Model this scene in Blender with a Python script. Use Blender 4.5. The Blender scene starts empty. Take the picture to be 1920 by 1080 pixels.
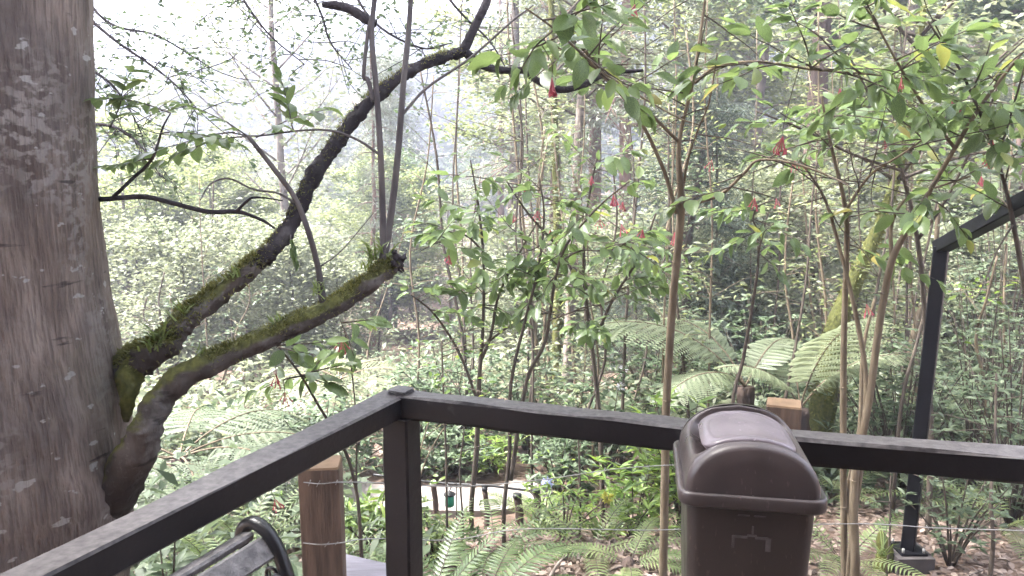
import bpy, math, random
import numpy as np
from mathutils import Vector, Matrix
R_ = math.radians
random.seed(7); RNG = np.random.default_rng(7)
SC = bpy.context.scene; COL = SC.collection

# ------------------------------------------------------------------ camera, sky, sun, exposure
FPX, PITCH, CAMZ = 1400.0, R_(9.0), 1.55
cam = bpy.data.cameras.new('camera'); cam.sensor_width = 36; cam.lens = 36*FPX/1920
cam.clip_start = 0.05; cam.clip_end = 3000
camo = bpy.data.objects.new('camera', cam); COL.objects.link(camo)
camo.location = (0, 0, CAMZ); camo.rotation_euler = (math.pi/2-PITCH, 0, 0); SC.camera = camo
SUN_EL, SUN_AZ = R_(60), R_(-80)      # azimuth measured from +Y towards +X
w = bpy.data.worlds.new('World'); SC.world = w; w.use_nodes = True
nt = w.node_tree; bg = nt.nodes['Background']
sky = nt.nodes.new('ShaderNodeTexSky'); sky.sky_type = 'NISHITA'; sky.sun_disc = False
sky.sun_elevation = SUN_EL; sky.sun_rotation = SUN_AZ; sky.dust_density = 6; sky.air_density = 1.0; sky.ozone_density = 1.0
hs = nt.nodes.new('ShaderNodeHueSaturation'); hs.inputs['Saturation'].default_value = 0.42
nt.links.new(sky.outputs[0], hs.inputs['Color']); nt.links.new(hs.outputs[0], bg.inputs['Color'])
bg.inputs['Strength'].default_value = 0.15
sl = bpy.data.lights.new('sun', 'SUN'); sl.energy = 4.5; sl.angle = R_(9); sl.color = (1, .975, .94)
so = bpy.data.objects.new('sun', sl); COL.objects.link(so)
sd = Vector((math.sin(SUN_AZ)*math.cos(SUN_EL), math.cos(SUN_AZ)*math.cos(SUN_EL), math.sin(SUN_EL)))
so.rotation_euler = sd.to_track_quat('Z', 'Y').to_euler()
vs = SC.view_settings; vs.view_transform = 'Standard'; vs.look = 'None'; vs.gamma = 1; vs.exposure = 3.08
cy = SC.cycles; cy.use_denoising = True; cy.use_adaptive_sampling = True; cy.adaptive_threshold = .03; cy.max_bounces = 5; cy.diffuse_bounces = 3; cy.glossy_bounces = 2
cy.transmission_bounces = 3; cy.volume_bounces = 0; cy.transparent_max_bounces = 4
cy.caustics_reflective = False; cy.caustics_refractive = False; cy.sample_clamp_indirect = 4

# ------------------------------------------------------------------ pixel -> place helpers (photo pixels, 1920 wide)
def ray(x, y):
    u = (x-960)/FPX; v = (540-y)/FPX
    return np.array([u, math.cos(PITCH)+v*math.sin(PITCH), -math.sin(PITCH)+v*math.cos(PITCH)])
def at(x, y, t): return np.array([0, 0, CAMZ])+ray(x, y)*t
def atz(x, y, z):
    d = ray(x, y); return np.array([0, 0, CAMZ])+d*((z-CAMZ)/d[2])
def line(pts):                      # [(px, py, depth)] -> 3D points
    return np.array([at(*p) for p in pts])
GY = [-60, 1.5, 3, 4.5, 5.85, 8.2, 12, 17, 25, 42, 56, 85, 115, 150, 210, 420]
GZ = [-.3, -.65, -.8, -1.02, -1.42, -1.5, -1.9, -2.6, -3.5, -4.6, -3.5, 3, 9, 14, 15, 10]
def ground_z(x, y, path=True):
    x = np.asarray(x, float); y = np.asarray(y, float)
    z = np.interp(y, GY, GZ)
    far = np.clip((y-50)/90, 0, 1)
    z = z+far*(np.interp(x, [-300, -120, -70, -43, -25, -8, 40, 150, 400], [2, -2, 1, 9, 11, 13, 18, 14, 8]))
    z = z+far*(1.2*np.sin(x*.06+1)+.8*np.sin(x*.15+y*.04))
    z = z+np.clip((y-2.5)/3, 0, 1)*(.06*np.sin(x*2.1+y*1.3)+.05*np.sin(x*.9-y*1.7+2)+.03*np.sin(3.1*x-2*y))*np.clip(np.abs(y-6.5)/1.2, .1, 1)
    z = z+np.clip((x-1.5)/4, 0, 1)*np.clip((8-y)/4, 0, 1)*.12
    return z
def G(x, y): return float(ground_z(x, y))

# ------------------------------------------------------------------ mesh building
class MB:
    def __init__(s): s.v = []; s.f = []; s.n = 0
    def add(s, v, f):
        v = np.asarray(v, float).reshape(-1, 3)
        for q in (f if isinstance(f, list) else [f]):
            q = np.asarray(q, int)
            if len(q): s.f.append(q+s.n)
        s.v.append(v); s.n += len(v); return s
    def mesh(s, name, mat=None, smooth=True):
        v = np.concatenate(s.v); m = bpy.data.meshes.new(name)
        m.vertices.add(len(v)); m.vertices.foreach_set('co', v.astype(np.float32).ravel())
        li = np.concatenate([q.ravel() for q in s.f]); tot = np.concatenate([np.full(len(q), q.shape[1]) for q in s.f])
        m.loops.add(len(li)); m.loops.foreach_set('vertex_index', li.astype(np.int32))
        m.polygons.add(len(tot)); st = np.concatenate([[0], np.cumsum(tot)[:-1]])
        m.polygons.foreach_set('loop_start', st.astype(np.int32)); m.polygons.foreach_set('loop_total', tot.astype(np.int32))
        m.polygons.foreach_set('use_smooth', np.full(len(tot), smooth))
        m.update(calc_edges=True); m.validate()
        if mat: m.materials.append(mat)
        return m
def obj(name, mesh, parent=None, loc=None, mw=None):
    o = bpy.data.objects.new(name, mesh); COL.objects.link(o)
    if parent is not None: o.parent = parent
    if mw is not None: o.matrix_basis = mw
    elif loc is not None: o.location = loc
    return o
def tag(o, label, cat, group=None, kind=None):
    o['label'] = label
    if cat: o['category'] = cat
    if group: o['group'] = group
    if kind: o['kind'] = kind
    return o
def thing(name, label, cat, loc=(0, 0, 0), group=None, rz=0):
    o = obj(name, None, None, loc); o.rotation_euler.z = rz; o.empty_display_size = .1
    return tag(o, label, cat, group)
def structure(o): o['kind'] = 'structure'; return o
def stuff(o): o['kind'] = 'stuff'; return o

def nrm(a): a = np.asarray(a, float); return a/np.maximum(np.linalg.norm(a, axis=-1, keepdims=True), 1e-9)
def smooth_path(P, R, k=5):
    P = np.asarray(P, float); R = np.asarray(R, float) if np.ndim(R) else np.full(len(P), R)
    Q = np.vstack([2*P[0]-P[1], P, 2*P[-1]-P[-2]]); out = []; rr = []
    for i in range(len(P)-1):
        a, b, c, d = Q[i:i+4]
        for j in range(k):
            t = j/k
            out.append(.5*((2*b)+(c-a)*t+(2*a-5*b+4*c-d)*t*t+(3*b-a-3*c+d)*t**3)); rr.append(R[i]*(1-t)+R[i+1]*t)
    out.append(P[-1]); rr.append(R[-1]); return np.array(out), np.array(rr)
def add_tube(mb, P, R, n=8, k=4, rough=0, cap=True, rng=None):
    P, R = smooth_path(P, R, k) if k > 1 else (np.asarray(P, float), np.asarray(R, float) if np.ndim(R) else np.full(len(P), R))
    T = nrm(np.gradient(P, axis=0)); ref = np.array([0.3, 1, 0.05]) if abs(T[:, 2]).mean() > .6 else np.array([0.02, .1, 1])
    A = nrm(np.cross(T, ref)); B = np.cross(T, A)
    th = np.linspace(0, 2*math.pi, n, endpoint=False); r = R[:, None]*np.ones(n)
    if rough:
        rng = rng or RNG; m = len(P)
        r = r*(1+rough*(rng.standard_normal((m, n))*.5+np.sin(np.linspace(0, m*.7, m))[:, None]*.4+np.sin(th*2+rng.uniform(0, 6))[None]*.3))
    V = P[:, None]+A[:, None]*(np.cos(th)*r)[..., None]+B[:, None]*(np.sin(th)*r)[..., None]
    m = len(P); i = np.arange(m-1)[:, None]*n; j = np.arange(n)[None]; j2 = (j+1) % n
    F = np.stack([i+j, i+j2, i+n+j2, i+n+j], -1).reshape(-1, 4); V = V.reshape(-1, 3); fs = [F]
    if cap:
        V = np.vstack([V, P[:1], P[-1:]]); a = m*n; J = np.arange(n); J2 = (J+1) % n
        fs.append(np.stack([np.full(n, a), J2, J], -1)); fs.append(np.stack([np.full(n, a+1), (m-1)*n+J, (m-1)*n+J2], -1))
    mb.add(V, fs); return P
def add_box(mb, c, s, M=None):
    c = np.array(c, float); s = np.array(s, float)/2
    v = np.array([[x, y, z] for x in (-1, 1) for y in (-1, 1) for z in (-1, 1)])*s+c
    if M is not None: v = v@np.array(M.to_3x3()).T+np.array(M.translation)
    mb.add(v, np.array([[0, 1, 3, 2], [4, 6, 7, 5], [0, 4, 5, 1], [2, 3, 7, 6], [0, 2, 6, 4], [1, 5, 7, 3]]))
def beam_mesh(name, a, b, wd, ht, mat, seg=14, jit=.0016, bev=.006, up=(0, 0, 1), seed=0):
    """timber of wd x ht from a to b, worn slightly uneven edges, bevelled corners"""
    rng = np.random.default_rng(seed); a = np.array(a, float); b = np.array(b, float); t = nrm(b-a)
    s = nrm(np.cross(t, np.array(up, float))); u = np.cross(s, t)
    x, y = wd/2, ht/2; prof = [(-x+bev, -y), (x-bev, -y), (x, -y+bev), (x, y-bev), (x-bev, y), (-x+bev, y), (-x, y-bev), (-x, -y+bev)]
    kn = max(3, seg//4); kw = rng.normal(0, jit, (kn, 8, 2)); wob = np.stack([[[np.interp(i/max(seg, 1)*(kn-1), np.arange(kn), kw[:, j, c_]) for c_ in (0, 1)] for j in range(8)] for i in range(seg+1)])
    mb = MB(); V = []
    for i in range(seg+1):
        c = a+(b-a)*i/seg
        for pi_, p in enumerate(prof):
            q = np.array(p)+wob[i, pi_]; V.append(c+s*q[0]+u*q[1])
    n = 8; F = [[i*n+j, i*n+(j+1) % n, (i+1)*n+(j+1) % n, (i+1)*n+j] for i in range(seg) for j in range(n)]
    mb.add(V, [np.array(F), np.array([list(range(n))[::-1], [seg*n+j for j in range(n)]])])
    return mb.mesh(name, mat, smooth=False)

# leaf templates: (along, across, up), quads
QUAD_T = (np.array([[0, 0, 0], [.45, .5, .10], [1, 0, -.06], [.45, -.5, .10]]), np.array([[0, 1, 2, 3]]))
LEAF_T = (np.array([[0, 0, 0], [.3, 0, .02], [.66, 0, .01], [1, 0, -.09], [.28, .42, .07], [.64, .40, .04], [.28, -.42, .07], [.64, -.40, .04]]),
          [np.array([[1, 4, 5, 2], [1, 2, 7, 6]]), np.array([[0, 4, 1], [0, 1, 6], [2, 5, 3], [2, 3, 7]])])
BLADE_T = (np.array([[0, .5, 0], [0, -.5, 0], [.55, -.4, .1], [.55, .4, .1], [1, 0, -.12]]), [np.array([[0, 1, 2, 3]]), np.array([[3, 2, 4]])])
def add_leaves(mb, P, D, N, L, W, T=QUAD_T):
    P = np.asarray(P, float); k = len(P); D = nrm(D); S = nrm(np.cross(N, D)); N = np.cross(D, S)
    L = np.broadcast_to(L, (k,)); W = np.broadcast_to(W, (k,)); t = T[0]; m = len(t)
    V = P[:, None]+D[:, None]*(t[None, :, 0]*L[:, None])[..., None]+S[:, None]*(t[None, :, 1]*W[:, None])[..., None]+N[:, None]*(t[None, :, 2]*L[:, None])[..., None]
    fs = [(np.arange(k)[:, None, None]*m+f[None]).reshape(-1, f.shape[1]) for f in (T[1] if isinstance(T[1], list) else [T[1]])]
    mb.add(V.reshape(-1, 3), fs)
def rnd_dirs(n, rng, flat=.5):
    a = rng.uniform(0, 2*math.pi, n); z = rng.normal(0, flat, n); return nrm(np.stack([np.cos(a), np.sin(a), z], -1))
def up_normals(n, rng, tilt=.5): return nrm(np.stack([rng.normal(0, tilt, n), rng.normal(0, tilt, n), np.ones(n)], -1))

# ------------------------------------------------------------------ materials
def new_mat(name):
    m = bpy.data.materials.new(name); m.use_nodes = True; t = m.node_tree; t.nodes.clear()
    out = t.nodes.new('ShaderNodeOutputMaterial'); return m, t, out
def N_(t, typ, **kw):
    n = t.nodes.new(typ)
    for k, v in kw.items():
        if k in n.inputs: n.inputs[k].default_value = v
        else: setattr(n, k, v)
    return n
def noise(t, scale, detail=4, co=None, stretch=None):
    n = N_(t, 'ShaderNodeTexNoise', Scale=scale, Detail=detail)
    if co is not None:
        if stretch:
            mp = N_(t, 'ShaderNodeMapping'); mp.inputs['Scale'].default_value = stretch; t.links.new(co, mp.inputs['Vector']); co = mp.outputs[0]
        t.links.new(co, n.inputs['Vector'])
    return n.outputs['Fac']
def ramp(t, fac, stops):
    r = N_(t, 'ShaderNodeValToRGB'); e = r.color_ramp.elements
    while len(e) > len(stops): e.remove(e[-1])
    while len(e) < len(stops): e.new(1)
    for el, (p, c) in zip(e, stops): el.position = p; el.color = (*c, 1) if len(c) == 3 else c
    t.links.new(fac, r.inputs[0]); return r.outputs[0]
def mixc(t, fac, a, b):
    m = N_(t, 'ShaderNodeMix', data_type='RGBA')
    for s, v in ((0, fac), (6, a), (7, b)):
        if isinstance(v, (int, float)): m.inputs[s].default_value = v
        elif isinstance(v, tuple): m.inputs[s].default_value = (*v, 1)
        else: t.links.new(v, m.inputs[s])
    return m.outputs[2]
def bump(t, h, strength=.5, dist=.01):
    b = N_(t, 'ShaderNodeBump', Strength=strength, Distance=dist); t.links.new(h, b.inputs['Height']); return b.outputs[0]
def leaf_mat(name, stops, trans=.35, rough=.45, per='island', spec=.5, tcol=None):
    if 'petal' not in name and 'spike' not in name and 'near' not in name: stops = [(p_, tuple(x*.91+.09*(.3*c_[0]+.6*c_[1]+.1*c_[2]) for x in c_)) for p_, c_ in stops]
    m, t, out = new_mat(name)
    if per == 'island': f = N_(t, 'ShaderNodeNewGeometry').outputs['Random Per Island']
    else: f = N_(t, 'ShaderNodeObjectInfo').outputs['Random']
    c = ramp(t, f, stops)
    co = N_(t, 'ShaderNodeTexCoord').outputs['Object']
    c = mixc(t, ramp(t, noise(t, 1.3 if per == 'island' else 30, 2, co), [(.35, (0, 0, 0)), (.7, (.35, .35, .35))]), c, tuple(x*1.5 for x in stops[min(2, len(stops)-1)][1]))
    p = N_(t, 'ShaderNodeBsdfPrincipled', Roughness=rough); p.inputs['Specular IOR Level'].default_value = spec
    t.links.new(c, p.inputs['Base Color'])
    tr = N_(t, 'ShaderNodeBsdfTranslucent'); hsv = N_(t, 'ShaderNodeHueSaturation', Saturation=1.1, Value=1.35, Hue=.485)
    t.links.new(c, hsv.inputs['Color']); t.links.new(hsv.outputs[0], tr.inputs['Color'])
    mx = N_(t, 'ShaderNodeMixShader'); mx.inputs[0].default_value = trans
    t.links.new(p.outputs[0], mx.inputs[1]); t.links.new(tr.outputs[0], mx.inputs[2]); t.links.new(mx.outputs[0], out.inputs[0]); return m
def plain(name, col, rough=.6, var=.25, scale=8, bmp=.3, stretch=None, metal=0, dist=.004, spec=.5, coord='Object'):
    m, t, out = new_mat(name); co = N_(t, 'ShaderNodeTexCoord').outputs[coord]
    n = noise(t, scale, 6, co, stretch); c = ramp(t, n, [(.3, tuple(x*(1-var) for x in col)), (.7, tuple(min(1, x*(1+var)) for x in col))])
    p = N_(t, 'ShaderNodeBsdfPrincipled', Roughness=rough, Metallic=metal); p.inputs['Specular IOR Level'].default_value = spec
    t.links.new(c, p.inputs['Base Color'])
    if bmp: t.links.new(bump(t, noise(t, scale*4, 5, co, stretch), bmp, dist), p.inputs['Normal'])
    t.links.new(p.outputs[0], out.inputs[0]); return m
def bark(name, c1, c2, moss=0, scale=6, stretch=(1, 1, .25), lichen=0, mosscol=((.042, .045, .014), (.115, .115, .032)), bdist=.02):
    m, t, out = new_mat(name); co = N_(t, 'ShaderNodeTexCoord').outputs['Object']
    n = noise(t, scale, 8, co, stretch); c = ramp(t, n, [(.3, c1), (.68, c2)])
    if lichen:
        l = ramp(t, noise(t, scale*.9, 9, co, (1, 1, .8)), [(.56, (0, 0, 0)), (.70, (lichen,)*3)]); c = mixc(t, l, c, (.40, .39, .38))
        l2 = ramp(t, noise(t, scale*5, 6, co, (1, 1, 1.6)), [(.60, (0, 0, 0)), (.68, (lichen*.35,)*3)]); c = mixc(t, l2, c, (.38, .37, .36))
        l3 = ramp(t, noise(t, scale*.25, 3, co), [(.38, (0, 0, 0)), (.62, (.75, .75, .75))]); c = mixc(t, l3, c, tuple(x*.62 for x in c1))
        d = ramp(t, noise(t, scale*1.2, 4, co, (.6, .6, 2.2)), [(.60, (0, 0, 0)), (.68, (.75, .75, .75))]); c = mixc(t, d, c, tuple(x*.45 for x in c1))
    if moss:
        g = N_(t, 'ShaderNodeNewGeometry'); sx = N_(t, 'ShaderNodeSeparateXYZ'); t.links.new(g.outputs['Normal'], sx.inputs[0])
        ma = N_(t, 'ShaderNodeMath', operation='MULTIPLY_ADD'); t.links.new(noise(t, 7, 6, co), ma.inputs[0]); ma.inputs[1].default_value = 1.6; t.links.new(sx.outputs[2], ma.inputs[2])
        hf = N_(t, 'ShaderNodeMath', operation='MULTIPLY'); t.links.new(ma.outputs[0], hf.inputs[0]); hf.inputs[1].default_value = .4
        k = ramp(t, hf.outputs[0], [(max(0, (moss+.66)*.4), (0, 0, 0)), (min(1, (moss+.98)*.4), (1, 1, 1))])
        c = mixc(t, k, c, ramp(t, noise(t, 40, 4, co), [(.3, mosscol[0]), (.7, mosscol[1])]))
    p = N_(t, 'ShaderNodeBsdfPrincipled', Roughness=.85); p.inputs['Specular IOR Level'].default_value = .25
    t.links.new(c, p.inputs['Base Color']); t.links.new(bump(t, noise(t, scale*3, 8, co, stretch), .7, bdist), p.inputs['Normal'])
    t.links.new(p.outputs[0], out.inputs[0]); return m

M = {}
def toplit_worn_rail():
    m, t, out = new_mat('dark_stained_timber'); co = N_(t, 'ShaderNodeTexCoord').outputs['Object']
    c = ramp(t, noise(t, 9, 7, co), [(.3, (.003, .0022, .003)), (.7, (.007, .005, .0065))])
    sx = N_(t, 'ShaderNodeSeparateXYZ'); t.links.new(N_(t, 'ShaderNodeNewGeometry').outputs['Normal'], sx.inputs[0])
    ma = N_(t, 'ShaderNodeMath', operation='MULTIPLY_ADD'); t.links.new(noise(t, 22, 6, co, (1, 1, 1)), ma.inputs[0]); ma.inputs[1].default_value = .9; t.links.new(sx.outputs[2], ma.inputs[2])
    k = ramp(t, ma.outputs[0], [(.60, (0, 0, 0)), (.97, (.85, .85, .85))])          # upper faces greyed: skylight on them painted in, plus some wear
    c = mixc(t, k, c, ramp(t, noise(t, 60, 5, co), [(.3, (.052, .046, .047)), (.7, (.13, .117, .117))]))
    p = N_(t, 'ShaderNodeBsdfPrincipled', Roughness=.5); p.inputs['Specular IOR Level'].default_value = .35
    t.links.new(c, p.inputs['Base Color']); t.links.new(bump(t, noise(t, 45, 6, co), .5, .003), p.inputs['Normal']); t.links.new(p.outputs[0], out.inputs[0]); return m
M['rail'] = toplit_worn_rail()
M['board'] = plain('weathered_grey_board', (.16, .15, .18), .7, .25, 6, .4, (1, 8, 1))
M['floor'] = plain('deck_timber', (.10, .075, .06), .6, .3, 4, .4, (1, 8, 1))
M['sawn'] = plain('sawn_post_timber', (.115, .075, .053), .8, .5, 14, .8, (2.2, 2.2, .22), dist=.008)
M['sawn_end'] = plain('sawn_post_end', (.20, .125, .07), .75, .2, 18, .3)
M['steel'] = plain('black_painted_steel', (.005, .005, .007), .5, .3, 20, .1, spec=.25)
M['iron'] = plain('black_cast_iron', (.010, .010, .012), .32, .3, 30, .25, spec=.5)
M['slat'] = plain('grey_bench_slat', (.11, .102, .106), .5, .55, 40, .9, (1, 1, 1), dist=.003)
def worn_plastic(name, col, rough, spec=.5):
    m, t, out = new_mat(name); co = N_(t, 'ShaderNodeTexCoord').outputs['Object']
    c = mixc(t, ramp(t, noise(t, 7, 7, co, (1, 1, .45)), [(.42, (0, 0, 0)), (.72, (.55, .55, .55))]), col, tuple(x*1.9 for x in col))          # dusty film
    c = mixc(t, ramp(t, noise(t, 120, 3, co, (1, 1, .3)), [(.66, (0, 0, 0)), (.72, (.35, .35, .35))]), c, tuple(x*4 for x in col))              # specks and scuffs
    p = N_(t, 'ShaderNodeBsdfPrincipled'); p.inputs['Specular IOR Level'].default_value = spec; t.links.new(c, p.inputs['Base Color'])
    t.links.new(ramp(t, noise(t, 9, 6, co), [(.3, (rough*.8,)*3), (.7, (min(1, rough*1.45),)*3)]), p.inputs['Roughness'])
    t.links.new(bump(t, noise(t, 220, 2, co), .12, .0006), p.inputs['Normal']); t.links.new(p.outputs[0], out.inputs[0]); return m
M['bin'] = worn_plastic('brown_plastic', (.032, .0235, .0215), .40)
M['bin_lid'] = worn_plastic('brown_plastic_lid', (.048, .0365, .0365), .33, .55)
M['flap'] = worn_plastic('skylit_brown_plastic', (.125, .103, .117), .34, .6)  # flap paler than the lid: sky reflection put into its colour
M['mark'] = plain('faded_grey_print', (.085, .072, .072), .6, .35, 60, 0)
M['wire'] = plain('galvanised_wire', (.35, .34, .32), .45, .2, 50, 0, metal=.6)
M['concrete'] = plain('pale_concrete_path', (.20, .175, .16), .85, .3, 3, .3)
M['pier'] = plain('grey_concrete', (.055, .047, .046), .85, .25, 9, .4)
M['soil'] = plain('brown_soil', (.115, .075, .055), .95, .45, 2.2, .8, dist=.05, coord='Object')
M['rubber'] = plain('black_hose', (.012, .012, .013), .5, .2, 20, 0)
M['greenpaint'] = plain('green_plastic', (.03, .22, .14), .4, .2, 20, 0)
M['white'] = plain('white_paint', (.7, .7, .7), .5, .05, 20, 0)
M['roof'] = plain('roof_board', (.13, .09, .065), .7, .3, 4, .3, (1, 8, 1))
def big_bark():
    m, t, out = new_mat('smooth_grey_bark'); co = N_(t, 'ShaderNodeTexCoord').outputs['Object']
    c = ramp(t, noise(t, 7, 9, co, (1.6, 1.6, .45)), [(.30, (.11, .082, .068)), (.5, (.215, .170, .145)), (.72, (.31, .255, .222))])
    c = mixc(t, ramp(t, noise(t, 2.2, 5, co), [(.42, (0, 0, 0)), (.62, (.7, .7, .7))]), c, (.11, .094, .09))
    fib = noise(t, 60, 6, co, (1.6, 1.6, .12)); c = mixc(t, ramp(t, fib, [(.40, (.5, .5, .5)), (.56, (0, 0, 0))]), c, (.07, .055, .052))
    def mul(a, b):
        k = N_(t, 'ShaderNodeMath', operation='MULTIPLY'); t.links.new(a, k.inputs[0]); t.links.new(b, k.inputs[1]); return k.outputs[0]
    zone = ramp(t, noise(t, 3.0, 4, co, (1, 1, .8)), [(.50, (0, 0, 0)), (.64, (.9, .9, .9))])
    fine = ramp(t, noise(t, 26, 7, co, (1, 1, 1.5)), [(.47, (0, 0, 0)), (.56, (1, 1, 1))]); c = mixc(t, mul(zone, fine), c, (.27, .245, .23))
    chip = ramp(t, noise(t, 11, 5, co, (1, 1, 2.0)), [(.655, (0, 0, 0)), (.675, (.85, .85, .85))]); c = mixc(t, chip, c, (.36, .35, .335))
    dash = ramp(t, noise(t, 8, 4, co, (.55, .55, 3.0)), [(.665, (0, 0, 0)), (.71, (.8, .8, .8))]); c = mixc(t, dash, c, (.035, .028, .027))
    moss = ramp(t, noise(t, 1.6, 5, co), [(.58, (0, 0, 0)), (.70, (.35, .35, .35))]); c = mixc(t, moss, c, (.10, .10, .05))
    p = N_(t, 'ShaderNodeBsdfPrincipled', Roughness=.85); p.inputs['Specular IOR Level'].default_value = .25; t.links.new(c, p.inputs['Base Color'])
    ad = N_(t, 'ShaderNodeMath', operation='MULTIPLY_ADD'); t.links.new(noise(t, 24, 8, co, (1.3, 1.3, .6)), ad.inputs[0]); ad.inputs[1].default_value = 1.2; t.links.new(fib, ad.inputs[2])
    t.links.new(bump(t, ad.outputs[0], .9, .022), p.inputs['Normal']); t.links.new(p.outputs[0], out.inputs[0]); return m
M['bigbark'] = big_bark()
M['mossbark'] = bark('mossy_bark', (.04, .033, .030), (.11, .09, .08), moss=.40, scale=9, bdist=.03, lichen=.35)
M['mossbark2'] = bark('upper_limb_bark', (.022, .018, .022), (.060, .050, .055), moss=0, scale=12, bdist=.03, lichen=.2)
M['shoot'] = bark('shoot_bark', (.060, .052, .055), (.13, .115, .11), scale=14, stretch=(1, 1, .3), bdist=.004)
M['mosstrunk'] = bark('moss_covered_bark', (.05, .05, .02), (.10, .10, .035), moss=-.6, scale=9, mosscol=((.042, .047, .012), (.11, .113, .03)))
M['tan'] = bark('tan_stem', (.085, .064, .042), (.175, .138, .094), scale=22, stretch=(1, 1, .2), bdist=.006)
M['darkstem'] = bark('dark_stem', (.045, .035, .028), (.10, .08, .062), scale=22, stretch=(1, 1, .2), bdist=.006)
M['redbark'] = bark('reddish_pine_bark', (.085, .050, .038), (.24, .155, .125), scale=7, bdist=.04)
M['greybark'] = bark('pale_grey_bark', (.13, .105, .09), (.30, .25, .22), scale=8, bdist=.03, lichen=.4)
M['brownbark'] = bark('dark_brown_bark', (.035, .025, .022), (.12, .085, .070), scale=7, bdist=.05)
M['moss'] = leaf_mat('moss_tufts', [(0, (.05, .055, .016)), (.5, (.11, .115, .032)), (1, (.19, .19, .055))], .25, .8, spec=.2)
M['near_leaf'] = leaf_mat('glossy_near_leaf', [(0, (.055, .085, .038)), (.55, (.105, .155, .062)), (.955, (.16, .23, .085)), (.988, (.24, .25, .07)), (1, (.26, .21, .08))], .48, .34, per='object', spec=.6)
M['shrub_leaf'] = leaf_mat('shrub_leaf', [(0, (.03, .055, .022)), (.6, (.07, .11, .05)), (1, (.13, .17, .10))], .36, .52, spec=.35)
M['bright_leaf'] = leaf_mat('bright_shrub_leaf', [(0, (.05, .10, .02)), (.6, (.11, .20, .03)), (1, (.22, .30, .05))], .4, .4)
M['dark_leaf'] = leaf_mat('dark_undergrowth_leaf', [(0, (.03, .05, .024)), (.6, (.07, .10, .05)), (1, (.13, .165, .095))], .34, .5, spec=.35)
M['yellow_leaf'] = leaf_mat('yellow_green_foliage', [(0, (.085, .115, .04)), (.5, (.145, .18, .068)), (1, (.215, .25, .105))], .48, .5)
M['pale_leaf'] = leaf_mat('pale_green_foliage', [(0, (.075, .095, .052)), (.5, (.13, .152, .085)), (1, (.20, .22, .13))], .43, .5)
M['grey_needle'] = leaf_mat('grey_green_needles', [(0, (.08, .10, .065)), (.5, (.15, .175, .12)), (1, (.23, .25, .19))], .25, .6)
M['dark_needle'] = leaf_mat('dark_needles', [(0, (.028, .042, .03)), (.5, (.055, .075, .055)), (1, (.10, .125, .10))], .2, .8, spec=.15)
M['far_leaf'] = leaf_mat('far_foliage', [(0, (.016, .026, .018)), (.5, (.030, .044, .028)), (1, (.050, .066, .042))], .3, .7, spec=.2)
M['fern'] = leaf_mat('sword_fern', [(0, (.045, .075, .030)), (.6, (.075, .12, .045)), (1, (.12, .17, .06))], .4, .4, per='object')
M['treefern'] = leaf_mat('tree_fern', [(0, (.145, .18, .10)), (.6, (.19, .228, .135)), (1, (.24, .275, .175))], .4, .45, per='object')
M['fern_j'] = leaf_mat('fern_far', [(0, (.06, .10, .03)), (.6, (.11, .16, .055)), (1, (.19, .23, .09))], .4, .45)
M['grass'] = leaf_mat('strap_leaf', [(0, (.05, .085, .02)), (.6, (.10, .15, .035)), (1, (.17, .22, .06))], .35, .45)
M['litter'] = leaf_mat('dead_leaves', [(0, (.045, .03, .024)), (.4, (.13, .088, .066)), (.8, (.22, .16, .125)), (1, (.36, .29, .24))], .1, .6)
M['red'] = leaf_mat('red_fuchsia_petals', [(0, (.32, .048, .065)), (1, (.42, .10, .125))], .35, .5)
M['blue'] = leaf_mat('pale_blue_petals', [(0, (.25, .27, .50)), (1, (.45, .47, .68))], .3, .5)
M['whiteflower'] = leaf_mat('white_petals', [(0, (.6, .58, .62)), (1, (.75, .74, .78))], .3, .5)
M['yellowflower'] = leaf_mat('yellow_spike', [(0, (.26, .27, .04)), (1, (.36, .35, .07))], .3, .5)

# ------------------------------------------------------------------ the setting: ground, hills, path
def sheet(xs, ys, fz):
    X, Y = np.meshgrid(xs, ys); Z = fz(X, Y); V = np.stack([X, Y, Z], -1).reshape(-1, 3); nx = len(xs)
    i = np.arange(len(ys)-1)[:, None]*nx+np.arange(nx-1)[None]
    return V, np.stack([i, i+1, i+nx+1, i+nx], -1).reshape(-1, 4)
def warp(a, b, n, p=2.2):
    t = np.linspace(-1, 1, n); return np.where(t < 0, -np.abs(t)**p*abs(a), np.abs(t)**p*b)
xs = warp(-215, 215, 150); ys = np.concatenate([np.linspace(-60, 1, 14), np.linspace(1.4, 12, 70), np.linspace(12.5, 95, 60)])
V, F = sheet(xs, ys, ground_z)
structure(obj('ground', MB().add(V, F).mesh('ground', M['soil'])))
M['hill'] = plain('hillside_green', (.022, .034, .024), .95, .4, .08, 0, coord='Object')
V, F = sheet(np.linspace(-215, 215, 110), np.linspace(92, 208, 50), lambda x, y: ground_z(x, y)-.4+1.5*np.sin(x*.3)*np.sin(y*.27))
structure(obj('hills', MB().add(V, F).mesh('hills', M['hill'])))
PC, _ = smooth_path([(-9, 7.8, 0), (-4.5, 7.0, 0), (-2.2, 6.55, 0), (-.6, 6.35, 0), (.0, 6.42, 0), (.28, 6.85, 0), (.30, 7.4, 0), (.2, 8.2, 0)], 1, 8)
T = nrm(np.gradient(PC, axis=0)); S = np.stack([-T[:, 1], T[:, 0], 0*T[:, 0]], -1)
rows = []
PZ = np.where(PC[:, 0] < -.5, -1.45, np.interp(PC[:, 1], [6.7, 7.4], [-1.45, -1.95]))
for o_ in (-.26, -.24, -.12, .12, .24, .26):
    q = PC+S*o_; q[:, 2] = PZ+(.075 if abs(o_) < .25 else -.2); rows.append(q)
V = np.stack(rows, 1); n = 6; i = np.arange(len(PC)-1)[:, None]*n+np.arange(n-1)[None]
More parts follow.
